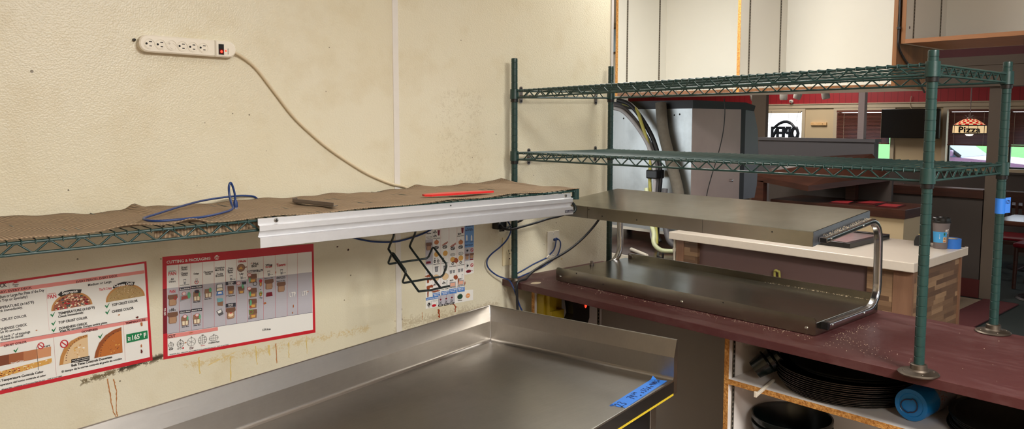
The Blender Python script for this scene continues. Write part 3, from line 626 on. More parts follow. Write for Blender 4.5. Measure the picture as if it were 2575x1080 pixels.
# ------------------------------------------------------------------ printed notices (millimetres in the sheet's own frame)
P1=[('p',((94.7,266.3),(436.9,259.9),(437.2,250.8),(93.8,255.6)),'pink'),
('p',((83.4,131.7),(435.7,123.8),(436,114.5),(82.6,121.8)),'pink'),
('t','OVEN CHECK',77,277.1,65.9,9.8,'k'),
('l',115.2,284,114.4,266.3,0.5,'gray'),
('hut',129,275.6,16.9,15.4,'red','k'),
('t','EVERY DAY, EVERY DECK',112.2,260.5,102.5,5.9,'maroon'),
('t','EVERY PERIOD, EVERY DECK',316.2,256.6,102.1,6.3,'maroon'),
('l',194.7,261,192.8,139.6,0.5,'rose'),
('t','1 Medium or Large Pan Pizza of the Day',134.4,248.8,111.8,7.3,'k'),
('t','(Thin Top or Specialty)',114.7,239.1,74.4,6.8,'k'),
('t','TEMPERATURE (≥165°F)',120.6,221.7,88.8,6.8,'k'),
('t','Check immediately.',107.3,213.3,63.8,6.3,'k'),
('t','TOP CRUST COLOR',109.6,189.7,72.5,6.8,'k'),
('t','DONENESS CHECK',112,166.6,66.2,6.8,'k'),
('t','Wait 90 seconds.',104.9,158.6,53.3,5.9,'k'),
('t','Pull back 1" of toppings',115.5,146.6,69.4,6.4,'k'),
('t','cheese in center.',111.2,140.1,50.2,6.4,'k'),
('t','Medium or Large',321.6,243.3,58,6.3,'k'),
('t','ORIGINAL',206.2,236.1,19.9,2.8,'red'),
('t','PAN',206.2,228.7,20.3,10.3,'red'),
('t',"Thin'N Crispy",334.3,225.6,31.9,6.8,'red'),
('half',250.5,210.2,97.5,41.7,'supreme'),
('half',382.6,208.2,100.5,41.5,'cheese'),
('p',((219.3,230),(227.3,237.1),(251.1,238.4),(276.9,234.6),(273.1,224.7),(250.2,228),(227.1,223.8)),'k'),
('t','Supreme',248.2,233.2,36.6,8.5,'w'),
('p',((351.9,224.8),(356.6,232.8),(381.6,236.8),(409.6,231.3),(404.7,221.2),(381,227.9),(354.4,222.3)),'k'),
('t','Cheese Only',380.6,229.6,48.7,8.4,'w'),
('check',204.3,180.8,13.9,15),
('check',204.5,157.5,14,15),
('check',203.9,140,14,15),
('check',335,178.6,15.1,15.6),
('check',334.6,161.3,15.2,15.6),
('check',115.6,105.7,13.3,14.6),
('check',312,98.4,15.1,15.6),
('t','TEMPERATURE (≥165°F)',260.3,180.2,87.3,6.7,'k'),
('t','Check immediately.',246.3,172,60.6,5.7,'k'),
('t','TOP CRUST COLOR',249.7,156.3,68.4,6.7,'k'),
('t','DONENESS CHECK',249.3,140.2,67.6,6.7,'k'),
('t','Wait 90 seconds. Scrape entire pizza.',274,132.8,116.5,5.8,'k'),
('t','TOP CRUST COLOR',379.8,177.8,66.4,6.9,'k'),
('t','CHEESE COLOR',373,159.3,55.8,6.9,'k'),
('t','CRUST COLOR',115.3,122.3,50.1,5.5,'maroon'),
('t','DONENESS',287.2,119.4,38.8,5.8,'maroon'),
('t','TEMPERATURE',402.8,119.6,52.8,6,'maroon'),
('l',83.5,132.6,435.7,124.3,0.6,'plum'),
('l',201.2,121.5,199.2,16.9,0.5,'rose'),
('l',371.6,123.2,368.5,15.8,0.5,'rose'),
('p',((58.1,99.2),(99.6,98.5),(97.5,72.9),(55.9,73.3)),'b1'),
('p',((99.6,98.5),(131.3,97.9),(129.2,72.6),(97.5,72.9)),'b2'),
('p',((131.3,97.9),(160.4,97.4),(158.4,72.3),(129.2,72.6)),'b3'),
('p',((160.4,97.4),(193.4,96.9),(191.4,72),(158.4,72.3)),'b4'),
('t','Crust Color',115.8,74.8,28.6,4.6,'w'),
('cheesestrip',126.8,53.8,130.6,28.6,0),
('t','Cheese Color',115.6,44.3,33.3,4.6,'w'),
('l',161,104.2,160.2,41.4,0.8,'k'),
('no',170.6,104.3,15.4,17.7),
('t','+10°F',184.2,100,14.1,4.7,'k'),
('t','Oven Temperature Controls Color',114.7,35.6,112.5,6.4,'k'),
('t','La temperatura del horno controla el color',117.7,24.3,116.7,5.1,'k'),
('t','©August 2024 - Confidential and Proprietary Pizza Hut, LLC.',124.7,11.9,96.8,2.8,'k'),
('t','POST AT CUT TABLE',195.2,12,33.7,2.8,'k'),
('p',((208.3,42.1),(213,65),(223,85.8),(240.1,101.1),(259.7,108.3),(280.7,109.8),(278,42.2)),'crusta'),
('p',((217,42.3),(221.2,63),(232.2,80.7),(245.7,92.5),(263.3,100.6),(280.2,102.6),(278.1,43.2)),'dough'),
('spots',256.5,68,40.8,52.9,'pale'),
('p',((236.9,50.9),(280.8,50.4),(279.8,37.8),(236.1,40.9)),'k'),
('t','Dark spot shown is',258.8,47.5,39.2,2.4,'w'),
('t','no scrape underneath',258.4,42.9,39.2,2.4,'w'),
('no',223.9,97.1,19.3,21.8),
('p',((291.8,40.8),(296.6,58.4),(307.1,80.7),(323.9,97.7),(344.7,108),(365.3,111.5),(363,39.9)),'crustb'),
('p',((300.5,40.6),(305.4,58.8),(317.9,78.2),(334.5,91.8),(350.8,99.6),(365,102.5),(363.1,40.9)),'bake'),
('spots',341.2,62.7,43,54.3,'dark'),
('t','Belt Time Controls Doneness',286,34.5,99.8,6.8,'k'),
('t','El tiempo de la correa controla el grado de cocción',286.1,23.8,147.5,5.4,'k'),
('p',((376.3,88.4),(431.6,87.7),(431.3,64.2),(375.8,63.7)),'green'),
('t','≥165° F',403.4,75.9,48,13.6,'w'),
('c',412.3,30.6,2.4,6.6,'stain'),
('c',408,130.1,3.7,3,'stain'),
('c',417.6,108.7,2.8,6,'rust'),
('c',412.6,47.4,1.9,4.5,'rust'),
('c',362.1,147.2,2.7,1.5,'rust'),
('c',164.1,146.9,2.4,1.4,'rust')]
P2=[('p',((7.3,270),(459.7,270.5),(464.4,11.9),(6.9,6.5)),'paper'),
('p',((7.8,204.1),(460.6,203.5),(461.9,69.8),(6.4,71.5)),'lilac'),
('p',((-3.9,203.8),(6.8,204.2),(6.5,73.9),(-4.9,73.4)),'dred'),
('l',40.9,270,40,71.4,0.7,'red'),
('l',74.3,270,74.5,71.2,0.7,'red'),
('l',109,270.1,108.4,71.1,0.7,'red'),
('l',143,270.1,141.9,71,0.7,'red'),
('l',177.3,270.2,176.8,70.8,0.7,'red'),
('l',210.8,270.2,210.2,70.7,0.7,'red'),
('l',243.9,270.2,243.9,70.6,0.7,'red'),
('l',295.5,270.3,295.4,70.4,0.7,'red'),
('l',334.5,270.3,334.7,70.2,0.7,'red'),
('l',374,270.4,374.4,70.1,0.7,'red'),
('l',409.8,270.4,410.4,69.9,0.7,'red'),
('l',278.6,221.8,280.1,70.4,0.5,'gray'),
('l',6.4,71.5,462.7,69.7,1,'navy'),
('t','CUTTING & PACKAGING',69.6,279.9,124.5,8.6,'w'),
('l',139,294.8,139.8,271.4,0.5,'dred'),
('hut',150.8,280.2,17.7,14.9,'w','w'),
('t','ORIGINAL',22.7,253,20.9,3.1,'k'),
('t','PAN',22.6,246,21.6,10.3,'red'),
('t','PAN',22.3,193.8,15.7,8.9,'red'),
('t','All',21.8,229.5,8.5,6.2,'k'),
('t','Others',21.9,222.8,18.6,5.8,'k'),
('t','All',21.4,142.5,8.5,6.2,'k'),
('t','Others',21.2,139.2,18.7,5.8,'k'),
('t','Bread',56.3,260.8,16.3,5.9,'k'),
('t','Sticks',56.4,255,16.7,5.9,'k'),
('t','Cheese',56.3,243.4,20,5.9,'k'),
('t','Sticks',56.4,238.4,17,5.9,'k'),
('t','Other',90.4,238,16,5.9,'k'),
('t','Cinnamon',125.1,239.7,27.4,6,'k'),
('t','Sticks',125,233.9,17,6,'k'),
('t','Cinnabon',158.9,248.9,28.7,6,'k'),
('t','Mini Rolls',158.8,242.1,26.5,5.7,'k'),
('t','Cookie',159,230,18.8,6.1,'k'),
('t','Brownie',158.8,224.3,23.4,6.1,'k'),
('t','Oven-',192.2,243.8,15.9,6.1,'k'),
('t','Baked',191.4,237.4,16.6,6.1,'k'),
('t','Pasta',191.4,231.3,15.2,6.1,'k'),
('t','In Box',225.4,223.5,12.9,4.4,'k'),
('t','Season to Box',312.8,200.5,29,3.4,'k'),
('t','(Apply Pasta',352.8,199.5,27.7,3.4,'k'),
('t','When Applies)',352.8,195.4,30,3.4,'k'),
('t','Season to Box',352.8,186.9,29.2,3.4,'k'),
('t','Dusting Seasoning',56.2,209.1,26.7,2.4,'k'),
('t','Sides Box',90.9,154.5,20.1,4.2,'k'),
('t','Sides Box',57.2,85.7,20.1,4.2,'k'),
('t','Sides Box',90.9,85,20.2,4.2,'k'),
('t','Sides Box',123.7,159.2,20.5,4.2,'k'),
('t','7" Pasta Box',191.8,159.7,27.1,4.3,'k'),
('t','or',286.3,168.1,5.3,3.7,'k'),
('t','Wings',287.1,140.9,9.5,3.3,'k'),
('t','Wing',251.3,85.3,9.4,3.3,'k'),
('t','Sauce',251.8,80.4,12,3.3,'k'),
('t','Melts',231,261.6,19.9,7.3,'red'),
('o',217.7,261.6,2.9,2.9,1.2,'red'),
('t','Hut',271.3,250.2,16.2,8.8,'k'),
('t','Box',266.2,243.3,16.6,8.1,'k'),
('hut',258,250.4,8.3,6.6,'red','red'),
('t','Wing',313.1,241.6,22.4,6.3,'k'),
('t','Street',312.7,236,21.6,6.3,'red'),
('t','Tavern',353.3,238.1,30,9,'red'),
('c',224.2,241.4,12.6,12.3,'br1'),
('l',235.2,241.7,243,242.4,3,'br1'),
('c',224.2,241.4,10.4,10.2,'br2'),
('p',((216.1,237.9),(230.8,236.4),(224.6,246.5)),'gold'),
('cup',56.9,217.9,8.7,14.5),
('cup',193,214.1,9.4,15.1),
('cup',225.9,214,9.6,15.3),
('cup',312.6,214.8,10.1,15.6),
('cup',354.8,214.8,10.3,15.8),
('t','No Salt',201.3,209,10.2,2.2,'k'),
('t','No Salt',234.3,209.2,10.4,2.2,'k'),
('t','No Salt',321.1,210.3,10.9,2.2,'k'),
('t','No Salt',363.9,211,11.1,2.3,'k'),
('o',90.6,212.6,5.5,5.6,1.5,'red'),
('cup',90.7,217.5,6.8,10.5),
('p',((41.1,201.8),(72.5,201.5),(72.4,192.8),(41.1,193.8)),'slate'),
('t','Breadsticks',56.8,197.6,27.4,3.8,'w'),
('p',((74.6,203),(107.6,202.5),(107.5,193.4),(74.5,194.6)),'slate'),
('t','Bacon Cheddar',91,198.5,29,3.8,'w'),
('p',((41,134.3),(72.8,133.4),(72.7,124.6),(40.9,126.4)),'slate'),
('t','Cheese Sticks',56.9,129.8,27.8,3.8,'w'),
('p',((74.5,134.9),(105.9,134),(105.8,125.2),(74.4,126.8)),'slate'),
('t','Roasted Garlic',90.2,130.4,27.3,3.9,'w'),
('p',((244.8,230.2),(278.6,230.3),(278.6,223.7),(244.8,224.3)),'slate'),
('t','Entree',261.7,227.3,29.3,4,'w'),
('p',((280.1,228.3),(292.7,230.7),(292.7,224.4),(280.1,222.8)),'slate'),
('t','Side',286.4,226.7,8.3,4.1,'w'),
('p',((176.1,203.4),(208.6,202.9),(208.5,192.8),(176,193.7)),'slate'),
('t','Single',192.2,200.1,16.6,3.6,'w'),
('t','Order',192.2,195.4,15.2,3.6,'w'),
('p',((176.3,136.9),(207,136),(206.9,124),(176.2,125.4)),'slate'),
('t','Family',191.6,133.4,14.8,3.6,'w'),
('t','Pasta',191.5,128.7,13.4,3.6,'w'),
('pk',22.6,167.9,28.4,33,'bag'),
('pk',22,116.3,29.8,33.8,'bag'),
('pk',56.5,172.9,30.3,27.1,'tray'),
('pk',90.9,171.9,22,30.1,'box'),
('pk',56.4,103.6,22.3,30,'box'),
('pk',90.2,103.8,22.8,30.2,'box'),
('pk',124,176.9,21.7,28.3,'box'),
('pk',158.1,188.3,21.4,23.6,'clam'),
('pk',158.7,171.1,22.1,14.3,'blue'),
('pk',158.8,144.6,20.8,25.1,'note'),
('pk',158.6,113.4,21.5,22.2,'note2'),
('pk',191.3,177.1,21.1,26,'box2'),
('pk',191.5,105.8,30,34.8,'bagp'),
('pk',223.8,173.1,21.5,22.6,'box2'),
('pk',259.6,205.5,29.4,28.6,'box2'),
('pk',260.1,160.6,28,29.4,'box2'),
('pk',260,126.7,27.3,30.2,'box2'),
('pk',260.5,94.1,27.4,28.8,'box2'),
('pk',313.6,180,29.6,32.1,'bag'),
('pk',353.9,167,29.5,32.5,'bag'),
('pk',313.9,147.9,21.9,14.2,'maroonbox'),
('pk',286,187,10,22.2,'wing'),
('pk',285.9,153.6,10,16.3,'wing'),
('o',53.9,183.6,5.7,5.2,1.3,'red'),
('c',53.9,183.6,4.7,4.2,'pale2'),
('o',91,184.5,5.8,5.3,1.3,'red'),
('c',91,184.5,4.8,4.2,'pale2'),
('o',215.8,195.2,6.3,5.4,1.3,'red'),
('c',215.8,195.2,5.2,4.4,'pale2'),
('o',250,216.8,6.4,5.5,1.3,'red'),
('c',250,216.8,5.3,4.4,'pale2'),
('o',249.4,174.8,6.4,5.5,1.3,'red'),
('c',249.4,174.8,5.3,4.4,'pale2'),
('o',55.8,115.9,5.8,5.2,1.3,'red'),
('c',55.8,115.9,4.7,4.2,'pale2'),
('o',90.6,115,5.9,5.3,1.3,'red'),
('c',90.6,115,4.8,4.2,'pale2'),
('c',68.2,176.9,4.7,9.4,'mint'),
('c',63.1,109.9,2.7,7,'mint'),
('c',98.5,108.9,2.8,7.1,'mint'),
('c',98.1,175.6,2.4,7,'mint'),
('c',130,185,3.9,7.1,'mint'),
('c',228.6,184.6,3.3,7.3,'mint'),
('c',251.9,157.9,3,7.3,'mint'),
('c',253.6,130.1,3.4,9.2,'mint'),
('c',251,202.1,2.6,7.3,'mint'),
('p',((84.2,188.9),(97.2,188.7),(96.4,180.3),(85.5,181)),'slate'),
('p',((225.8,198.4),(239.8,198.2),(239,189.5),(227.2,190.2)),'slate'),
('o',267.8,187.6,6.8,6.6,1.5,'k'),
('o',254.9,101.5,6.8,6.6,1.6,'lime'),
('o',29.6,173.9,4.6,5.5,1.5,'red'),
('o',285.9,155.1,5,5.9,1.5,'lime'),
('c',286,194.4,5,5.2,'red'),
('l',248.7,120.8,257.3,114.5,1.2,'red'),
('l',248.7,115.7,257.3,119.7,1.2,'red'),
('t','LTP',391.9,139.1,21,14.5,'w'),
('t','LTP',434,138.1,21.5,14.7,'w'),
('p',((6.8,70.4),(151.1,69.7),(151.8,59.5),(7.3,58.3)),'pink'),
('t','CUT',18.8,64,20.4,8.6,'k'),
('cut',16.2,37.8,14.6,15.2,4),
('cut',42.6,37.4,20.2,20.9,8),
('cut',73.5,37.8,24.7,25.3,6),
('cut',106,38.3,25.2,26.3,16),
('cut',139.2,38.2,27.1,17.9,9),
('t','4',14.8,46.8,2.3,3.5,'k'),
('t','8',42.6,49.8,2.3,3.5,'k'),
('t','6',73.8,52.7,2.4,3.5,'k'),
('t','16',106.5,53.4,4.9,3.5,'k'),
('t','8',139.5,49.4,2.5,3.6,'k'),
('t','Crafted Flatz',139.7,25.4,32.8,4.3,'k'),
('pill',16,26.4,11.3,5.5,'k'),
('t','PPP',16,26.5,7.9,2.8,'w'),
('o',35.8,23.6,2.4,2.4,0.7,'k'),
('o',42.8,23.8,2.4,2.4,0.7,'k'),
('c',49.8,23.6,2.4,2.4,'red'),
('t','Tavern',106.6,21.4,12.5,3.2,'red'),
('t','Wing',73.7,21.6,11.5,3.5,'maroon'),
('t','Street',73.3,17.9,10.9,2.8,'maroon'),
('t','REGIONAL_Menu   ©December 2023 Confidential and Proprietary Pizza Hut, LLC',77.9,10.8,132.7,2.5,'k'),
('t','POST AT CUT TABLE',166.8,11,34.4,2.5,'k'),
('t','LTP Area',304.8,38.8,25.9,6.4,'dgray'),
('v','TO GO',0.1,137.7,21,5,'w'),
('c',72.8,65,5.5,1.8,'rust'),
('c',299.1,122.9,3.9,3.7,'rust'),
('c',394.6,99.7,1.6,5.4,'rust'),
('c',391.7,79.1,1.6,3.4,'rust'),
('c',444.7,140.6,2.1,1.9,'rust'),
('c',56.6,38.2,2.7,1.4,'rust'),
('c',335.1,215.7,1.2,3.7,'rust')]
P3=[('p',((28.5,295.9),(177.1,298),(181,49.7),(31.2,54.2)),'paper'),
('p',((-3.2,257.9),(28.9,258.8),(30,164.8),(-2.2,162.9)),'lilac'),
('p',((178.4,213.8),(222.9,212.5),(223.7,163.5),(179.2,160.5)),'lilac'),
('l',64.6,297.6,67.8,71.8,0.6,'red'),
('l',103.1,297.4,106.6,67,0.6,'red'),
('l',140.5,297.1,144.3,62.4,0.6,'red'),
('l',176.7,296.9,180.8,57.8,0.6,'red'),
('l',28.1,296,31.2,57.8,0.4,'navy'),
('p',((177.1,300.6),(222.8,301.1),(222.9,212.5),(178.4,213.1)),'blue'),
('t','Mouthful of',200,293.9,35.5,3.7,'navy'),
('t','Chicken',201.1,283.9,28,5.9,'navy'),
('t','Bacon Ranch',200.2,279.2,37.4,5.1,'navy'),
('p',((185.2,257.2),(191.7,257.1),(192.4,239.4),(185,239.6)),'w'),
('p',((186.9,261.8),(189.7,261.6),(190.7,257.1),(186.1,257.1)),'w'),
('t','Ranch',188.8,235.1,16.7,3.3,'navy'),
('p',((208,255.4),(214.6,255.3),(215.4,237.5),(207.9,237.8)),'w'),
('p',((209.8,260.1),(212.7,259.9),(213.7,255.4),(209,255.4)),'w'),
('t','Ranch',211.7,233.2,16.9,3.3,'navy'),
('t','BOGO',199.8,221.9,36.5,5.9,'navy'),
('c',46.4,245,10.5,8.5,'onion'),
('p',((43.7,253),(48.9,252.6),(46.7,257)),'br1'),
('c',159.6,235.5,11.1,8.8,'onion'),
('p',((156.8,243.8),(162.3,243.3),(159.9,247.9)),'br1'),
('p',((71.1,232.6),(81.6,238.1),(97.5,244.7),(98.5,238.8),(87,232.6),(72.9,229.5)),'bacon'),
('l',72.9,231.7,97.6,241.8,0.9,'pale'),
('p',((109,223.9),(119.7,229.5),(135.9,236.1),(136.9,230.2),(125.2,223.9),(110.8,220.8)),'bacon'),
('l',110.8,223,135.9,233.1,0.9,'pale'),
('pill',45.8,225.5,21,12.1,'k'),
('t','1-2 T',45.8,225.7,14.8,7.1,'w'),
('pill',84.5,224.2,21.4,12.2,'k'),
('t','1-2 T',84.5,224.4,15.1,7.2,'w'),
('pill',121.7,215.9,21.8,12.3,'k'),
('t','1-2 T',121.7,216.1,15.3,7.2,'w'),
('pill',159,217.3,22.1,12.4,'k'),
('t','1-2 T',159,217.5,15.6,7.3,'w'),
('c',47,200.5,11,10,'gold'),
('c',87,200.3,11.2,10.1,'gold'),
('c',121.8,173.5,11.4,10.2,'gold'),
('c',160.6,175.2,11.6,10.3,'gold'),
('cut',121.6,191.7,23.6,12.3,16),
('cut',160.3,192.4,24,12.4,16),
('c',39,174.6,5.7,5.3,'k'),
('t','14',39,174.8,7,5,'w'),
('c',54.3,174.1,5.7,5.4,'k'),
('t','18',54.3,174.3,7,5,'w'),
('c',78.5,173.1,5.8,5.4,'k'),
('t','14',78.5,173.3,7.1,5,'w'),
('c',122.1,157.9,5.9,5.5,'k'),
('t','8',122.1,158.1,7.2,5.1,'w'),
('c',159.9,158.8,6,5.5,'k'),
('t','8',159.9,159,7.4,5.1,'w'),
('t','M',38.9,184.4,4.3,4.6,'k'),
('t','L',54.1,183.6,4.4,4.6,'k'),
('t','M',78.4,182.3,4.4,4.7,'k'),
('t','M',39.4,288.2,4.3,4.6,'k'),
('t','L',40,273.3,4.3,4.6,'k'),
('t','M',41.6,94.9,4.4,4.7,'k'),
('t','M',81.3,93.5,4.4,4.7,'k'),
('t','Crispy Chicken',46.6,164.2,31.4,3.2,'k'),
('t','Crispy Chicken',84.9,164.2,32,3.2,'k'),
('t','Crispy Chicken',122.3,148.1,32.6,3.3,'k'),
('t','Crispy Chicken',161.5,149.5,33.1,3.3,'k'),
('t','Crispy Chicken',46.3,260.3,31.3,3.2,'k'),
('t','Crispy Chicken',158.4,260.4,33,3.3,'k'),
('t','Crispy Chicken',86.1,66.3,32.1,3.3,'k'),
('t','Crispy Chicken',123.4,67.9,32.7,3.3,'k'),
('t','Crispy Chicken',162.7,68.6,33.2,3.3,'k'),
('jug',47.6,145.2,22,19.7),
('jug',87.7,144.5,22.4,19.8),
('jug',114.4,127.1,13.6,12),
('jug',128.4,127.1,12.8,11.2),
('jug',153.4,128.3,13.9,12.1),
('jug',167.2,128.7,13,11.3),
('c',88.1,112.7,15.3,13,'dough'),
('c',44.9,112.6,15,12.9,'dough'),
('o',88.1,112.7,15.3,13,0.7,'gray'),
('o',44.9,112.6,15,12.9,0.7,'gray'),
('rect',123.2,78.1,27.4,20.4,'gray'),
('rect',123.2,78.1,22.8,13.1,'salmon'),
('rect',161.1,80.9,27.9,20.6,'gray'),
('rect',161.1,80.9,23.2,13.3,'salmon'),
('pill',41.7,88,15.8,5.4,'k'),
('t','1 Tbsp',41.7,88,12.2,2.9,'w'),
('pill',81.3,88.2,16.1,5.4,'k'),
('t','1 Tbsp',81.3,88.2,12.5,2.9,'w'),
('pill',117.5,94.8,16.4,5.5,'k'),
('t','1 Tbsp',117.5,94.8,12.7,2.9,'w'),
('pill',155.8,95.5,16.7,5.5,'k'),
('t','1 Tbsp',155.8,95.5,12.9,2.9,'w'),
('pill',38.2,282.5,15.7,5.3,'k'),
('t','1 Tbsp',38.2,282.5,12.1,2.8,'w'),
('pill',38.3,268,15.7,5.3,'k'),
('t','1 Tbsp',38.3,268,12.1,2.8,'w'),
('pill',152.3,268.1,16.5,5.5,'k'),
('t','1 Tbsp',152.3,268.1,12.8,2.9,'w'),
('rect',96,88.6,5.9,16.7,'gray'),
('rect',96,87.9,4.1,13.1,'w'),
('rect',168.6,103.5,6.1,16.9,'gray'),
('rect',168.6,102.8,4.2,13.3,'w'),
('p',((49.4,289.5),(60.7,289.3),(58.8,269.6),(51.8,269.8)),'dred'),
('p',((160.2,290.5),(172.2,290.3),(170.2,270.1),(162.8,270.3)),'dred'),
('p',((31.2,57.5),(64.5,56.4),(64.6,43.1),(31.4,44.2)),'blue2'),
('t','Roasted',47.9,53,28,4,'w'),
('t','Garlic',47.9,47.4,21,4,'w'),
('p',((69.7,59),(103.6,58),(103.8,42.7),(69.9,43.8)),'blue2'),
('t','Hot Buffalo',86.7,54.5,28.6,4,'w'),
('t','Sauce',86.8,48.9,21.4,4,'w'),
('p',((106.7,63.4),(141.6,62.3),(141.9,42.9),(106.9,44.1)),'blue2'),
('t','Honey BBQ',124.2,58.8,29.5,4,'w'),
('t','Drizzle',124.2,53.2,22.2,4,'w'),
('p',((145.2,64.1),(180.3,63.1),(180.6,45.3),(145.5,46.5)),'blue2'),
('t','Garlic Parm',162.8,59.5,29.6,4.1,'w'),
('t','Ranch',162.9,53.8,22.2,4.1,'w'),
('p',((-0.1,43.4),(57.6,44.4),(57.7,34.3),(0.4,34.1)),'blue2'),
('t','Authentic Hot Wings',29,38.8,53.8,4.3,'w'),
('p',((22,28.7),(51.6,27.9),(46.2,7.4),(27.4,7.5)),'w'),
('o',36.8,27.7,14.6,3.2,0.6,'dgray'),
('l',22.9,27.5,27.8,8.2,0.6,'dgray'),
('l',50.8,26.6,46.2,7.4,0.6,'dgray'),
('c',37,10.5,9.7,5,'red'),
('l',36,19.6,36.7,35.6,0.6,'gray'),
('c',13.9,17.3,6.1,7.1,'k'),
('t','L',14.1,17.1,3.9,7.1,'w'),
('t','8 oz',15.3,8,8.6,2.5,'k'),
('p',((55.8,43.9),(131.8,44.2),(133.3,6.3),(57.2,5.9)),'lilac'),
('t','1X',65.8,17.1,11.5,9.4,'k'),
('pill',66.8,7.1,22.4,7.2,'k'),
('t','6/8oz',66.4,7.7,15,3.3,'w'),
('l',66.6,29.5,67.7,45.6,0.8,'maroon'),
('c',66.1,28.5,4,3.3,'dred'),
('t','2X',92.1,17.2,11.6,9.5,'k'),
('pill',93.1,7.1,22.6,7.3,'k'),
('t','6/8oz',92.6,7.7,15.2,3.3,'w'),
('l',92.8,29.6,93.9,45.8,0.8,'maroon'),
('c',92.4,28.6,4.1,3.3,'dred'),
('t','3X',118.6,18,11.8,9.5,'k'),
('pill',119.6,7.8,22.9,7.3,'k'),
('t','6/8oz',119.2,8.4,15.4,3.3,'w'),
('l',119.3,30.5,120.4,46.7,0.8,'maroon'),
('c',118.9,29.4,4.1,3.3,'dred'),
('c',158.2,27.5,12.6,9.6,'pot'),
('o',158.1,34.9,8.4,3.7,1,'pot'),
('l',145.7,32.1,171.5,30.2,1.2,'pot'),
('c',150.5,13.8,1.9,1.8,'k'),
('c',155.6,13.5,1.9,1.8,'k'),
('c',160.7,13.2,1.9,1.8,'k'),
('c',165.8,12.9,1.9,1.8,'k'),
('c',196.7,26.9,10.4,8.9,'orange'),
('o',196.7,26.9,8.1,7.1,0.5,'w'),
('t','LTO',196.7,26.9,11.3,4.5,'w'),
('pk',189.7,177.9,18.7,22.9,'bag'),
('pk',212.1,179.4,21.8,20.8,'bag'),
('pk',11.2,232.1,26.7,28.2,'bag'),
('pk',9.6,173.3,22.4,9.2,'maroonbox'),
('pk',211.9,165,16.1,5.9,'maroonbox'),
('no',212.7,201.5,14.2,13.3),
('no',213.6,143.3,14.2,13.4),
('o',184.6,207,4.2,3.7,0.6,'dgray'),
('o',190.2,200.6,4.2,3.7,0.6,'dgray'),
('o',184.8,193.8,4.2,3.7,0.6,'dgray'),
('o',187.3,150.5,4.2,3.7,0.6,'dgray'),
('o',193,144.4,4.2,3.7,0.6,'dgray'),
('o',187.5,136.8,4.2,3.7,0.6,'dgray'),
('c',191.2,201.3,4.2,3.7,'k'),
('c',193,142.9,4.2,3.7,'k'),
('c',198,120.9,12.3,5.9,'dred'),
('l',205.5,120.8,217.8,121.7,2,'dred'),
('t','Pasta',10.6,280.7,18.8,4.6,'k'),
('t','Season in Bag',10.8,268.2,25.7,2.5,'k'),
('t','or No Foil',10.8,263.5,20.5,2.5,'k'),
('t','Medium',8.6,135.6,14.2,3.2,'k'),
('l',199.9,211.9,202.1,132.3,0.4,'gray'),
('c',12.3,124.2,15.6,5,'sauce'),
('c',20.2,111.9,12.2,5,'sauce'),
('c',8.2,106.9,4.3,12.1,'sauce'),
('c',19.2,84.3,16.6,5,'sauce'),
('c',10.6,80,7,8.5,'sauce'),
('c',43.3,63.4,17.7,3.6,'sauce'),
('c',8.7,57.1,2.6,12.1,'sauce'),
('c',137.8,168.3,8.3,9.5,'sauce'),
('c',128.7,165.6,11,2.9,'sauce'),
('c',137.3,104.5,8.3,8.8,'sauce'),
('c',131.8,107,4.6,6.6,'sauce'),
('c',149.4,90.3,2.3,9.5,'sauce'),
('c',180.5,77.5,2.3,6.7,'sauce')]

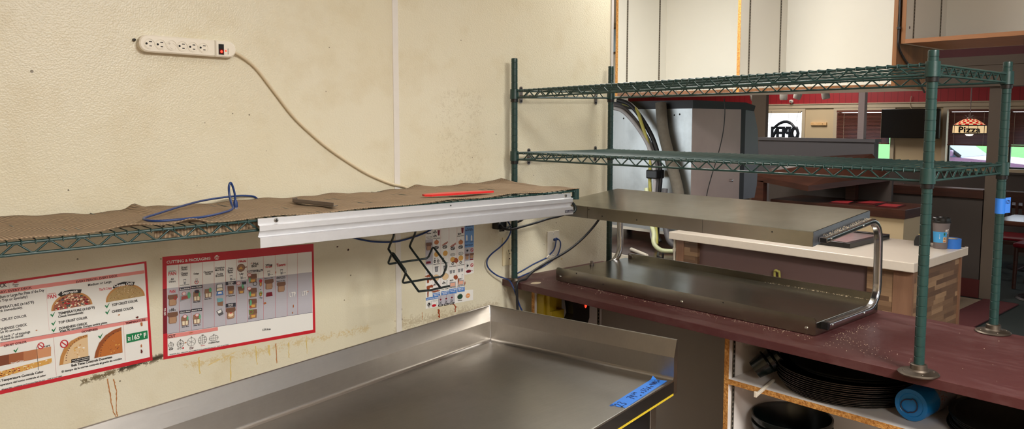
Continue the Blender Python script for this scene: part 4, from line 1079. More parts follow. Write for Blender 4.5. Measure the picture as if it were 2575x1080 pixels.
def notice(name, items, O, ang, outline, sheetmat, label):
    c, s = cos(radians(ang)), sin(radians(ang)); st = {'d': 0}
    th = .0008
    def at(u, v, d=None):
        u, v = u/1000, v/1000
        return (O[0]+u*c-v*s, W-th-.0001-(st['d'] if d is None else d), O[1]+u*s+v*c)
    m = MB(); pl = [(at(u, v)[0], at(u, v)[2]) for u, v in outline[0]]
    m.prism(pl, 'y', W-.0001, W-th, 0)
    root = m.build(name, sheetmat); tag(root, label, 'poster')
    groups = {}; keys = {}
    def G(part, mat):
        if part not in groups: groups[part] = (MB(), [])
        mb, ms = groups[part]
        if mat not in ms: ms.append(mat)
        return mb, ms.index(mat)
    def poly(part, mat, pts): 
        mb, i = G(part, 'ink_'+mat); mb.add([at(*p) for p in pts], [tuple(range(len(pts)))], i)
    def ell(cx, cy, rx, ry, n=20, a0=0, a1=2*pi): return [(cx+rx*cos(a0+(a1-a0)*k/n), cy+ry*sin(a0+(a1-a0)*k/n)) for k in range(n if a1-a0 > 6 else n+1)]
    def ring(part, mat, cx, cy, rx, ry, w):
        mb, i = G(part, 'ink_'+mat); n = 24; a = ell(cx, cy, rx, ry, n); b = ell(cx, cy, max(.1, rx-w), max(.1, ry-w), n)
        mb.add([at(*p) for p in a+b], [(k, (k+1) % n, n+(k+1) % n, n+k) for k in range(n)], i)
    def line(part, mat, x0, y0, x1, y1, w):
        L = sqrt((x1-x0)**2+(y1-y0)**2) or 1; nx, ny = -(y1-y0)/L*w/2, (x1-x0)/L*w/2
        poly(part, mat, [(x0-nx, y0-ny), (x1-nx, y1-ny), (x1+nx, y1+ny), (x0+nx, y0+ny)])
    r = random.Random(len(items)); cnt = 0
    for pts, mt in outline[1]:
        st['d'] += .00005; poly('printed_panel', mt, pts)
    for it in items:
        st['d'] += .000014; k = it[0]; cnt += 1
        if k == 't':
            mb, i = G('lettering#%d' % cnt if it[5] > 3.6 else 'fine_print', 'ink_'+it[6]); text_at(mb, it[1], lambda u, v: at(u, v), it[2], it[3], it[4], it[5], i)
        elif k == 'v':
            mb, i = G('lettering', 'ink_'+it[6]); text_at(mb, it[1], lambda u, v: at(it[2]+v, it[3]-u), 0, 0, it[4], it[5], i)
        elif k == 'p': poly('printed_panel', it[2], it[1])
        elif k == 'r': poly('printed_panel', it[5], [(it[1], it[2]), (it[3], it[2]), (it[3], it[4]), (it[1], it[4])])
        elif k == 'l': line('rule_lines', it[6], it[1], it[2], it[3], it[4], it[5])
        elif k == 'c': poly('stain_spot#%d' % cnt if it[5] in ('sauce', 'rust', 'stain') else 'printed_panel', it[5], [(it[1]+it[3]*cos(a)*q, it[2]+it[4]*sin(a)*q) for a, q in [(2*pi*j/18, r.uniform(.7, 1.25) if it[5] in ('sauce', 'rust', 'stain') else 1) for j in range(18)]])
        elif k == 'o': ring('rule_lines', it[6], *it[1:6])
        else:
            x, y, w, h = it[1:5]; P = {'hut': 'roof_logo', 'half': 'pizza_picture', 'check': 'check_mark', 'no': 'prohibition_sign', 'cup': 'cup_picture', 'pk': 'package_picture', 'cut': 'cut_diagram', 'spots': 'pizza_picture', 'cheesestrip': 'cheese_picture', 'pill': 'dark_pill', 'jug': 'jug_picture', 'rect': 'photo_block'}[k]
            if k not in ('pill', 'rect'): P = P+'#%d' % cnt
            if k == 'hut':
                R, T = it[5], it[6]
                poly(P, R, [(x-w*.5, y+h*.08), (x-w*.2, y+h*.28), (x-w*.13, y+h*.48), (x+w*.13, y+h*.48), (x+w*.2, y+h*.28), (x+w*.5, y+h*.08), (x+w*.2, y+h*.16), (x-w*.2, y+h*.16)])
                if w > 9:
                    mb, i = G(P, 'ink_'+T); text_at(mb, 'Pizza', at, x, y-h*.08, w*.75, h*.26, i); text_at(mb, 'Hut', at, x, y-h*.36, w*.5, h*.24, i)
            elif k == 'half':
                y0 = y-h/2; sup = it[5] == 'supreme'
                poly(P, 'crusta', ell(x, y0, w/2, h, 24, 0, pi)); st['d'] += .000014
                poly(P, 'chz' if not sup else 'sup', ell(x, y0, w*.455, h*.88, 24, 0, pi)); st['d'] += .000014
                for q in range(150 if sup else 150):
                    a = r.uniform(.06, pi-.06); q2 = sqrt(r.uniform(.02, .92)); s1 = r.uniform(1.4, 3.6) if sup else r.uniform(.5, 1.3)
                    poly(P, r.choice(('red', 'bacon', 'stain', 'cream', 'pot', 'dgray', 'pale', 'bacon', 'cream', 'dred')) if sup else r.choice(('chd', 'crusta', 'chd', 'pale', 'b1')), ell(x+w*.455*q2*cos(a), max(y0+s1*.7, y0+h*.88*q2*sin(a)), s1, s1*.7, 7))
                    st['d'] += .000002
            elif k == 'spots':
                for q in range(26):
                    a = r.uniform(0, 2*pi); q2 = sqrt(r.random()); s1 = r.uniform(.8, 3); poly(P, r.choice(('cream', 'w', 'gold', 'crusta') if it[5] == 'pale' else ('crustb', 'b1', 'gold', 'b3', 'bake')), [(x+w*.36*q2*cos(a)+s1*cos(j)*r.uniform(.6, 1.4), y+h*.34*q2*sin(a)+s1*.6*sin(j)) for j in range(6)]); st['d'] += .000002
                for q in range(14):                                  # crumbly rim
                    a = pi*.52+pi*.46*q/13; poly(P, 'stain' if q % 2 else 'br1', ell(x+w*.58+w*1.36*cos(a), y-h*.38+h*1.12*sin(a), 1.8, 1.4, 6))
            elif k == 'check':
                poly(P, 'green', [(x-w*.42, y+h*.02), (x-w*.25, y+h*.14), (x-w*.1, y-h*.12), (x+w*.45, y+h*.5), (x+w*.28, y+h*.14), (x-.08*w, y-h*.48)])
            elif k == 'no':
                ring(P, 'red', x, y, w/2, h/2, w*.13); st['d'] += .000005; line(P, 'red', x-w*.33, y+h*.33, x+w*.33, y-h*.33, w*.12)
            elif k == 'cup':
                poly(P, 'gray', [(x-w*.42, y+h*.5), (x+w*.42, y+h*.5), (x+w*.28, y-h*.5), (x-w*.28, y-h*.5)]); st['d'] += .000005; poly(P, 'paper', [(x-w*.33, y+h*.38), (x+w*.33, y+h*.38), (x+w*.27, y), (x-w*.27, y)]); st['d'] += .000005; poly(P, 'dgray', [(x-w*.46, y+h*.5), (x+w*.46, y+h*.5), (x+w*.44, y+h*.4), (x-w*.44, y+h*.4)])
            elif k == 'pill':
                poly(P, it[5], [(x+(w/2-h/2)*(1 if cos(a) > 0 else -1)+h/2*cos(a), y+h/2*sin(a)) for a in [2*pi*(j+.5)/20 for j in range(20)]])
            elif k == 'rect': poly(P, it[5], [(x-w/2, y-h/2), (x+w/2, y-h/2), (x+w/2, y+h/2), (x-w/2, y+h/2)])
            elif k == 'jug':
                poly(P, 'dgray', [(x-w*.4, y+h*.5), (x+w*.5, y+h*.5), (x+w*.3, y+h*.36), (x+w*.26, y-h*.5), (x-w*.3, y-h*.5)]); st['d'] += .000005; poly(P, 'gray', [(x-w*.28, y+h*.3), (x+w*.2, y+h*.3), (x+w*.16, y-h*.4), (x-w*.22, y-h*.4)])
            elif k == 'cut':
                n = int(it[5]); ring(P, 'k', x, y, w/2, h/2, .75)
                if n in (4, 8, 6) and w/h < 1.3:
                    for j in range(n//2):
                        a = pi/2+pi*j/(n//2); line(P, 'k', x-w*.48*cos(a), y-h*.48*sin(a), x+w*.48*cos(a), y+h*.48*sin(a), .6)
                else:
                    for j in ((-1, 0, 1) if n == 16 else (-.75, 0, .75)):
                        e = sqrt(1-(j*.5)**2); line(P, 'k', x+j*w*.25, y-h*.49*e, x+j*w*.25, y+h*.49*e, .6)
                        if n == 16: line(P, 'k', x-w*.49*e, y+j*h*.25, x+w*.49*e, y+j*h*.25, .6)
                    if n != 16: line(P, 'k', x-w*.5, y, x+w*.5, y, .6)
            elif k == 'cheesestrip':
                sl = 12; poly(P, 'gold', [(x-w/2, y-h*.42), (x+w/2, y-h*.2+sl*.4), (x+w/2, y+h*.25+sl*.4), (x-w/2, y+h*.15)])
                for q in range(70):
                    t = r.random(); st['d'] += .000002; poly(P, r.choice(('crustb', 'bake', 'stain', 'red', 'cream') if t < .62 else ('cream', 'gold', 'pale', 'b4')), ell(x-w/2+w*t, y-h*.12+t*8+r.uniform(-.22, .22)*h, r.uniform(.8, 2.6), r.uniform(.6, 1.8), 7))
            elif k == 'pk':
                kd = it[5]; e = .000006
                if kd in ('bag', 'bagp'):
                    poly(P, 'br2', [(x-w*.36, y+h*.2), (x+w*.36, y+h*.2), (x+w*.38, y-h*.3), (x+w*.3, y-h*.48), (x-w*.3, y-h*.48), (x-w*.4, y-h*.36)]); st['d'] += e
                    poly(P, 'br3', [(x-w*.3, y+h*.1), (x+w*.28, y+h*.1), (x+w*.3, y-h*.42), (x-w*.28, y-h*.42)]); st['d'] += e
                    poly(P, 'br1', [(x-w*.46, y+h*.5), (x+w*.46, y+h*.5), (x+w*.5, y+h*.2), (x+w*.34, y+h*.08), (x-w*.34, y+h*.08), (x-w*.5, y+h*.22)])
                    if kd == 'bagp': st['d'] += e; poly(P, 'pale', ell(x, y-h*.14, w*.26, h*.16)); st['d'] += e; poly(P, 'red', ell(x, y+h*.02, w*.1, h*.05))
                elif kd == 'box':
                    poly(P, 'br2', [(x-w*.44, y+h*.42), (x+w*.36, y+h*.46), (x+w*.46, y-h*.02), (x-w*.5, y-h*.02)]); st['d'] += e; poly(P, 'br1', [(x-w*.44, y), (x+w*.46, y), (x+w*.42, y-h*.5), (x-w*.42, y-h*.5)]); st['d'] += e
                    for sx in (-1, 1): poly(P, 'cream', [(x+sx*w*.05, y-h*.04), (x+sx*w*.36, y-h*.04), (x+sx*w*.34, y-h*.44), (x+sx*w*.05, y-h*.44)])
                elif kd == 'box2':
                    poly(P, 'br1', [(x-w*.46, y+h*.5), (x+w*.46, y+h*.46), (x+w*.5, y), (x-w*.42, y-h*.04)]); st['d'] += e; poly(P, 'br2', [(x-w*.36, y-.02*h), (x+w*.46, y), (x+w*.44, y-h*.48), (x-w*.32, y-h*.5)]); st['d'] += e; poly(P, 'gold', [(x-w*.2, y-h*.12), (x+w*.3, y-h*.14), (x+w*.24, y-h*.4), (x-w*.16, y-h*.38)])
                elif kd == 'tray': poly(P, 'gray', [(x-w*.4, y+h*.2), (x+w*.4, y+h*.28), (x+w*.5, y-h*.2), (x-w*.46, y-h*.44)]); st['d'] += e; poly(P, 'bacon', [(x-w*.3, y+h*.1), (x+w*.3, y+h*.16), (x+w*.36, y-h*.18), (x-w*.34, y-h*.28)])
                elif kd == 'clam': poly(P, 'dgray', [(x-w*.42, y+h*.5), (x+w*.42, y+h*.5), (x+w*.48, y-h*.46), (x-w*.48, y-h*.46)]); st['d'] += e; poly(P, 'w', [(x-w*.34, y+h*.42), (x+w*.34, y+h*.42), (x+w*.38, y+h*.02), (x-w*.38, y+h*.02)]); st['d'] += e; poly(P, 'cream', [(x-w*.38, y-h*.06), (x+w*.38, y-h*.06), (x+w*.42, y-h*.38), (x-w*.42, y-h*.38)])
                elif kd == 'blue': poly(P, 'blue2', [(x-w*.5, y-h*.4), (x+w*.5, y-h*.4), (x+w*.36, y+h*.45), (x-w*.36, y+h*.45)]); st['d'] += e; poly(P, 'w', [(x-w*.28, y-h*.1), (x+w*.28, y-h*.1), (x+w*.22, y+h*.3), (x-w*.22, y+h*.3)])
                elif kd == 'note': poly(P, 'teal', [(x-w*.45, y+h*.5), (x+w*.4, y+h*.42), (x+w*.5, y-h*.3), (x-w*.3, y-h*.1)]); st['d'] += e; poly(P, 'br2', [(x-w*.4, y), (x+w*.45, y+h*.05), (x+w*.4, y-h*.5), (x-w*.3, y-h*.4)])
                elif kd == 'note2': poly(P, 'dgray', [(x-w*.5, y+h*.2), (x+w*.2, y+h*.5), (x+w*.5, y-h*.3), (x-w*.1, y-h*.5)]); st['d'] += e; poly(P, 'paper', [(x-w*.4, y+h*.18), (x+w*.18, y+h*.4), (x+w*.22, y), (x-w*.2, y-h*.14)])
                elif kd == 'maroonbox': poly(P, 'dred', [(x-w*.4, y+h*.5), (x+w*.4, y+h*.5), (x+w*.5, y-h*.4), (x-w*.5, y-h*.4)])
                elif kd == 'wing': poly(P, 'crustb', ell(x, y-h*.1, w*.4, h*.38)); st['d'] += e; poly(P, 'gold', ell(x, y-h*.15, w*.25, h*.22))
    names = {}
    for part, (mb, ms) in groups.items(): mb.build(part.split('#')[0], ms, root)
    return root
a2 = radians(2)
notice('oven_check_poster', P1, (-1.334-.44*cos(a2), -.049-.44*sin(a2)), 2.0, ([(0,0),(439.7,-2),(444.3,284),(2,287)], [([(8,10),(433.3,9),(438.3,279),(9,281)], 'paper')]), 'ink_red', 'white red-bordered laminated notice with half pizzas and green check marks')
notice('packaging_poster', P2, (-1.30, -.054), -1.46, ([(-4.9,-1.7),(473.3,.7),(466,295.8),(-3.7,296.1)], []), 'ink_red', 'red laminated packaging chart with many narrow columns of boxes and bags')
notice('topping_chart', P3, (-.385, -.062), -1.3, ([(-3.6,298),(222.8,299),(224.6,110.6),(180,108),(181,49),(223.3,46),(223,6),(.7,2)], []), 'ink_paper', 'small white stepped topping chart with blue tabs, splashed with sauce')
# corner of a further red notice showing below the ticket rail
m = MB(); m.prism([(-.86,.262),(-.742,.268),(-.742,.245),(-.79,.236),(-.86,.238)], 'y', W-.0001, W-.0009); tag(m.build('red_notice', 'ink_red'), 'edge of a red notice half hidden behind the aluminium rail', 'poster')
# ------------------------------------------------------------------ burgundy counter and the shelving under it
ct = thing('burgundy_counter', 'long burgundy laminate counter running out from the wall', 'counter', (.28, -1.5, -.025))
m = MB(); m.box((-.012, -3.2, -.025), (.585, W-.001, 0), 0, .0012); m.build('worktop', 'burgundy', ct)
m = MB(); m.lathe([(0,.0), (.016,.0), (.015,.0005), (0,.0006)], (.035, -.085, .0), 14, 0, sx=1.5); m.build('worn_patch', 'crumb', ct)
def cabinet(name, label, y0, y1, x0, x1, zt, zb, t=.016):
    c = thing(name, label, 'cabinet', ((x0+x1)/2, (y0+y1)/2, zb)); return c
FX, BX = .062, .46
def side_panel(par, y, strips=True):
    m = MB(); m.box((FX, y-.008, H0+.005), (BX, y+.008, -.0255)); p = m.build('side_panel', 'cabinet_white', par)
    m = MB(); m.box((FX-.0012, y-.008, H0+.005), (FX, y+.008, -.0255)); m.build('edge_strip', 'particle', p)
    if strips:
        for x in (FX+.025, BX-.022):
            m = MB(); m.box((x-.0075, y-.0098, H0+.02), (x+.0075, y-.008, -.03)); z = -.04
            while z > -.9: m.box((x-.003, y-.0101, z-.009), (x+.003, y-.0098, z), 1); z -= .0155
            m.build('pilaster_strip', ['pilaster', 'slot'], p)
    return p
c1 = cabinet('under_counter_cabinet', 'grey-backed open cabinet under the counter beside the wall', -.92, -.04, FX, BX, 0, H0)
side_panel(c1, -.042)
m = MB(); m.box((BX, -.91, H0+.005), (BX+.012, -.05, -.0255)); m.build('back_panel', 'grey_laminate', c1)
m = MB(); m.box((FX+.002, -.91, -.72), (BX, -.051, -.704)); m.build('shelf_board', 'cabinet_white', c1)
m = MB(); m.box((.10, -.0505, -.05), (.125, -.0495, -.028)); m.build('name_plate', 'pilaster', c1)
c2 = cabinet('under_counter_cabinet', 'open white cabinet under the counter holding pans, with chipboard edges', -2.6, -.92, FX, BX, 0, H0)
side_panel(c2, -.919)
m = MB(); m.box((BX, -3.2, H0+.005), (BX+.012, -.928, -.0255)); m.build('back_panel', 'cabinet_white', c2)
m = MB(); m.box((FX, -3.2, H0+.005), (BX, -3.184, -.0255)); m.build('side_panel', 'cabinet_white', c2)
SB = -.174
for z in (SB, -.47, -.95):
    m = MB(); m.box((FX, -3.183, z-.016), (BX, -.9275, z)); b = m.build('shelf_board', 'cabinet_white', c2)
    m = MB(); m.box((FX-.0012, -3.183, z-.0165), (FX, -.9275, z)); m.build('edge_strip', 'particle', b)
# yellow and black hose reel on the side panel of the wall-side cabinet
hr = thing('yellow_device', 'yellow and black cord reel with a red light under the counter', 'reel', (.24, -.09, -.24))
m = MB(); m.prism(round_rect(.10, .17, .02, 5, .185, -.13), 'y', -.0525, -.09); m.build('yellow_case', 'yellow_plastic', hr)
m = MB(); m.box((.145,-.112,-.12),(.185,-.0905,-.03),0,.003); m.box((.145,-.125,-.155),(.215,-.0905,-.115),0,.003); m.build('handle', 'yellow_plastic', hr)
m = MB(); m.prism([(.205,-.2),(.30,-.2),(.318,-.16),(.318,-.035),(.27,-.032),(.255,-.06),(.235,-.06),(.215,-.03),(.198,-.035),(.215,-.075),(.225,-.13),(.20,-.17)], 'y', -.126, -.165); m.build('black_body', 'black_plastic', hr)
m = MB(); m.box((.345,-.0525,-.21),(.38,-.08,-.04),0,.004); m.box((.318,-.0525,-.2),(.346,-.1,-.05),0,.003); m.build('back_bracket', 'yellow_plastic', hr)
m = MB(); m.lathe([(0,0),(.009,0),(.007,.003),(0,.004)], (.295,-.165,-.105), 12, 0, 'y', sx=.6, sy=1.3); m.build('indicator_light', 'glow_red', hr)
hr.location.x -= .062

# pans on the shelf
def pan(x, y, z, r, h, mesh=False):
    m = MB(); m.lathe([(0, .0), (r-.012, .0), (r-.002, h-.001), (r+.0015, h)], (x, y, z), 56); m.lathe([(r+.0015, h), (r+.0015, h+.0014), (r-.003, h+.0014)], (x, y, z), 56, 1); m.lathe([(r-.003, h+.0014), (r-.0135, .0018), (0, .0018)], (x, y, z), 56)
    return m
px, py = .2555, -1.205
zs = SB+.0002; stack = []
radii = [.178,.184,.187,.190,.193,.193,.195,.195,.197,.197,.198,.199]
labs = ['bottom pan', 'second pan from the bottom', 'third pan from the bottom', 'fourth pan from the bottom', 'fifth pan from the bottom', 'sixth pan from the bottom', 'sixth pan from the top', 'fifth pan from the top', 'fourth pan from the top', 'third pan from the top', 'second pan from the top', 'topmost pan']
for i, r in enumerate(radii):
    m = pan(0, 0, 0, r, .0044); o = m.build('pizza_pan', ['pan_black', 'pan_rim'])
    o.location = (px+(rnd.random()-.5)*.006, py+(rnd.random()-.5)*.008, zs); zs += .0059
    tag(o, '%s in the stack of round black pans under the counter' % labs[i], 'pan', 'stacked pans under the counter')
for i in range(2):
    r = .17
    m = MB(); m.lathe([(0, 0), (r, 0), (r+.002, .0015), (r+.002, .0035), (r, .005), (r-.012, .005), (r-.014, .0028), (0, .0028)], (0,0,0), 56)
    o = m.build('pizza_screen', 'pan_mesh'); o.location = (px+.012, py-.015+.01*i, zs+.0004+i*.0056); tag(o, ['lower', 'upper'][i]+' perforated black disc on top of the stacked pans', 'pizza screen', 'perforated discs on the pans')
for i in range(8):
    r = .181-.003*(i % 3)
    m = MB(); m.lathe([(0, 0), (r, 0), (r+.002, .0015), (r+.002, .0035), (r, .005), (r-.012, .005), (r-.014, .0028), (0, .0028)], (0,0,0), 48)
    o = m.build('pizza_screen', 'pan_mesh'); o.location = (.248+(rnd.random()-.5)*.014, -1.684+(rnd.random()-.5)*.014, SB+.0005+i*.0056)
    tag(o, ['bottom', 'second from bottom', 'third from bottom', 'fourth from bottom', 'fourth from top', 'third from top', 'second from top', 'topmost'][i]+' black disc in the pile right of the blue bottle', 'pizza screen', 'black discs right of the bottle')
# tipped stack of dark cups behind the pans
d = Vector((.35, -.42, .55)).normalized()
for i in range(3):
    m = MB(); m.lathe([(.0, 0), (.028, 0), (.036, .045), (.0375, .046), (.0365, .049), (.0345, .046), (.026, .003), (0, .003)], (0,0,0), 24)
    o = m.build('plastic_cup', 'cup_black'); o.location = (.115+.016*i, -.985-.012*i, SB+.031+.008*i); o.rotation_euler = (radians(38), radians(38), 0)
    tag(o, ['lowest', 'middle', 'uppermost'][i]+' of the tipped nested dark cups left of the black pans', 'cup', 'nested dark cups')
m = MB(); m.box((0,-.004,0),(.17,.004,.009),0,.002); m.box((-.002,-.0045,.0),(.004,.0045,.017),0,.0015); o = m.build('plastic_rod', 'rod_white'); o.location = (.115, -1.072, SB+.0005); o.rotation_euler = (0,0,radians(12)); o.location = (.060, -1.052, SB+.0005); tag(o, 'white plastic rod sticking out in front of the black pans', 'rod')
# blue bottle lying on its side
bt = thing('squeeze_bottle', 'blue squeeze bottle lying on the cabinet shelf', 'bottle', (.09, -1.435, SB))
Rb = Matrix.Translation((.125, -1.442, SB+.0445)) @ Matrix.Rotation(radians(-3), 4, 'Z') @ Matrix.Rotation(radians(90), 4, 'Y')
m = MB(); m.lathe([(0, .002), (.030, .002), (.032, 0), (.0425, 0), (.0435, .002), (.0437, .06), (.0437, .075)], (0,0,0), 40); m.xf(Rb).build('base_cup', 'blue_bottle', bt)
m = MB(); q = [(cos(a)*.019+.004*(sin(a) > 0), sin(a)*(.026 if sin(a) > 0 else .017)) for a in [2*pi*k/28 for k in range(28)]]
m.tube([(x, y, -.0008) for x, y in q], .0016, 6, closed=True); m.xf(Rb).build('drop_emblem', 'ink_navy', bt)
m = MB(); m.lathe([(.0437, .075), (.0435, .15), (.042, .19), (.030, .215), (.015, .222), (.015, .228), (0, .228)], (0,0,0), 40); m.xf(Rb).build('clear_body', 'bottle_clear', bt)
m = MB(); m.lathe([(.018, .222), (.018, .245), (.008, .25), (.006, .27), (0, .27)], (0,0,0), 20); m.xf(Rb).build('black_nozzle', 'black_plastic', bt)
def bl(u, v): a = -1.9+u/.0442; return Rb @ Vector((.0442*cos(a), .0442*sin(a), .10+v))
m = MB(); r = random.Random(9)
for k in range(26):
    u, v = r.uniform(-.022, .022), r.uniform(-.018, .022); w_ = r.uniform(.002, .007); m.add([tuple(bl(u, v)), tuple(bl(u+w_, v+r.uniform(-.001, .001))), tuple(bl(u+w_, v+.0022)), tuple(bl(u, v+.0022))], [(0, 1, 2, 3)])
m.build('faded_print', 'sauce_stain', bt)
# large black bowls on the lower board
for i, z in enumerate((-.47, -.445)):
    m = MB(); r = .120; h = .15
    m.lathe([(0, 0), (.085, 0), (.095, .004), (r-.003, h-.014), (r+.002, h-.012), (r+.002, h), (r-.003, h), (r-.008, h-.014), (.09, .008), (0, .006)], (0,0,0), 56)
    o = m.build('black_bowl', 'bowl_black'); o.location = (.222, -1.056, z+.0002); tag(o, ['outer black bowl of the nested pair on the lowest visible shelf', 'inner black bowl nested in the other on the low shelf'][i], 'bowl', 'nested black bowls')
# crumbs scattered on the counter
m = MB(); r = random.Random(3)
for i in range(420):
    q = r.random()
    if q < .55: y = -1.17*r.random()**.7; x = .122-abs(r.gauss(0, .018))
    elif q < .78: x = .14+abs(r.gauss(0, .14)); y = -1.20-abs(r.gauss(0, .03))
    elif q < .93: x = .05+r.random()*.12; y = -1.22-abs(r.gauss(0, .12))
    else: x = .03+.5*r.random(); y = -1.25-.5*r.random()
    if not (0 < x < .57): continue
    s = r.uniform(.0003, .001); m.lathe([(0, 0), (s, 0), (s*.8, s*.8), (0, s)], (x, y, .0001), 5, 0, sx=r.uniform(.7, 1.5))
tag(m.build('crumbs', 'crumb'), 'fine pale crumbs scattered on the burgundy counter around the warmer', 'crumbs', None, 'stuff')

# ------------------------------------------------------------------ two-tier heated display
wm = thing('food_warmer', 'two-tier stainless food warmer with chrome C-shaped end frames on the counter', 'food warmer', (.33, -.64, 0))
Y0, Y1 = -.106, -1.17
m = MB(); m.box((.13, Y1, .002), (.548, Y0, .0405), 0, .0015); m.build('base_box', 'warmer_steel', wm)
def lip(y0, y1, z0, z1, r):
    out = []
    for cy, cz, a0 in ((y0-r, z1-r, 0), (y1+r, z1-r, 90), (y1+r*.3, z0+r*.3, 180), (y0-r*.3, z0+r*.3, 270)):
        rr = r if cz > z0+r else r*.3
        for k in range(6): a = radians(a0+90*k/5); out.append((cy+rr*cos(a), cz+rr*sin(a)))
    return out
m = MB(); m.prism(lip(Y0, Y1, .002, .0535, .010), 'x', .1255, .1298); m.build('front_lip', 'warmer_steel', wm)
m = MB(); m.prism(lip(Y0-.02, Y1+.012, .030, .064, .006), 'x', .540, .548); m.build('back_lip', 'warmer_steel', wm)
for y in (Y0-.022, -.70, Y1+.028):
    m = MB(); m.lathe([(0,0),(.0058,0),(.005,.002),(.003,.0034),(0,.0038)], (0,0,0), 14); m.xf(Matrix.Translation((.1255, y, .020)) @ Matrix.Rotation(radians(-90), 4, 'Y')); m.build('rivet', 'screw_metal', wm)
for y, z in ((-.35, .024), (-.215, .045), (-.86, .046)):
    m = MB(); m.lathe([(0,0),(.0028,0),(0,.0005)], (0,0,0), 10); m.xf(Matrix.Translation((.1255, y, z)) @ Matrix.Rotation(radians(-90), 4, 'Y')); m.build('screw_hole', 'slot', wm)
# upper heated box, tilted up to the back
xa, xb_, za, zb2, hh = .105, .475, .3105, .344, .0445
m = MB(); sl = (zb2-za)/(xb_-xa)
prof = [(xa, za-hh), (xb_, zb2-.032), (xb_, zb2-.001), (xb_-.0015, zb2), (xa+.002, za), (xa, za-.0015)]
m.prism(prof, 'y', -.118, -1.163); m.build('heated_box', 'warmer_steel', wm)
m = MB(); m.prism([(xa+.0015, za-hh+.0012), (xb_-.001, zb2-.031), (xb_-.001, zb2-.002), (xa+.0015, za-.0012)], 'y', -1.1632, -1.1642); m.build('daylit_end_plate', 'daylit_sheet', wm)  # plate added over the end; bluish daylight is put into its colour
m = MB(); m.box((xa-.0006, -.288, za-hh+.001), (xa+.0004, -.2875, za-.002)); m.box((xa-.0006, -.79, za-hh+.001), (xa+.0004, -.7896, za-.002)); m.build('panel_seam', 'slot', wm)
for y, dz in ((-.295, .011), (-.36, .03), (-1.035, .014), (-.52, .028)):
    m = MB(); m.lathe([(0,0),(.0026,0),(0,.0006)], (0,0,0), 10); m.xf(Matrix.Translation((xa-.0002, y, za-dz)) @ Matrix.Rotation(radians(-90), 4, 'Y')); m.build('screw_hole', 'slot', wm)
for sgn, ye in ((-1, -1.165), (1, -.116)):
    y0, y1 = (ye-.0265, ye-.0015) if sgn < 0 else (ye+.0015, ye+.0265); yc = (y0+y1)/2
    if sgn > 0: y0, y1, yc = .0+ye+.0015, ye+.0265, ye+.014
    up = lambda x: za-hh+.0165+(x-xa)*sl
    arc = [(x, yc, up(x)) for x in (.135, .25, .36, .435)]
    arc += [(.435+.075*sin(a), yc, up(.435)-.075+.075*cos(a)+.075*sin(a)*.08) for a in [radians(t) for t in (18, 36, 54, 72, 90)]]
    arc += [(.513, yc, .19), (.516, yc, .105)]
    arc += [(.446+.07*cos(a), yc, .098-.07*sin(a)) for a in [radians(t) for t in (15, 35, 55, 75, 90)]]
    arc += [(.36, yc, .0275), (.172, yc, .0275)]
    sec = [(a, b) for a, b in round_rect(.0245, .0185, .006, 4)]
    m = MB(); m.sweep(arc, sec, 0, True); fr = m.build('end_frame', 'chrome', wm)
    m = MB(); m.box((.160, yc-.0115, .0165), (.1722, yc+.0115, .0385), 0, .002); m.build('end_plug', 'black_plastic', fr)
    m = MB(); m.box((.1345, yc-.0095, up(.135)-.008), (.1352, yc+.0095, up(.135)+.008)); m.build('open_end', 'shadow_gap', fr)
    for x in (.16, .37):
        for f_, zf in ((x, up(x)), (x+.03, .0275)):
            m = MB(); m.lathe([(0,0),(.0042,0),(.003,.002),(0,.0026)], (f_, yc-.0125 if sgn < 0 else yc-.0125, zf), 12, 0, 'y'); m.build('rivet', 'screw_metal', fr)
m = MB(); m.lathe([(0,0),(.009,0),(.009,.006),(.006,.007),(.006,.016),(0,.016)], (.318, -.119, .0405), 16); m.build('control_knob', 'zinc', wm)
m = MB(); r = random.Random(5)
for i in range(240):
    x = r.uniform(.15, .44); s = r.uniform(.0005, .0014); m.lathe([(0,0),(s,0),(0,s)], (x, -1.166-.021*r.random(), za-hh+.0165+(x-xa)*sl+.0093), 5)
for i in range(160):
    y = -1.165+.4*r.random()**1.5; s = r.uniform(.0004, .0014); m.lathe([(0,0),(s,0),(0,s)], (.538-abs(r.gauss(0,.004)), y, .0406), 5)
o = m.build('crumbs', 'crumb', wm); o['kind'] = 'stuff'

# ------------------------------------------------------------------ stainless cut table, turned a little from the wall
ang = radians(10.85); TM = Matrix.Translation((-.267, -.168, 0)) @ Matrix.Rotation(ang, 4, 'Z') @ Matrix.Diagonal((-1, -1, 1, 1))  # a: to the left along the wall, b: towards the room
ZD = -.15; TLen, TD = 1.9, .707
tb = thing('stainless_table', 'stainless steel work table with an L-shaped backsplash against the wall', 'table', tuple(TM @ Vector((TLen/2, TD/2, H0+.005))))
def T(m): m.xf(TM); return m
m = MB(); m.box((0, 0, ZD-.003), (TLen, TD, ZD)); m.prism([(TD-.006, ZD), (TD-.003, ZD+.0016), (TD+.0006, ZD+.0012), (TD+.0012, ZD-.003), (TD-.006, ZD-.003)], 'x', -.001, TLen)
m.box((TLen-.002, 0, ZD-.04), (TLen, TD, ZD)); T(m).build('deck', 'table_steel', tb)
cove = [(.010*(1-sin(a)), ZD+.010*(1-cos(a))) for a in [radians(t) for t in range(0, 91, 15)]]
prof = [(.010, ZD+.0001)]+cove[1:]+[(0, ZD+.069), (-.017, ZD+.1195), (-.0185, ZD+.1205), (-.023, ZD+.1205), (-.023, ZD-.045), (-.0005, ZD-.045), (-.0005, ZD-.0005)]
m = MB(); n = len(prof)
vs = [(-min(0, q[0])*-1 if False else (q[0] if q[0] < .0101 else q[0]), q[0], q[1]) for q in prof]
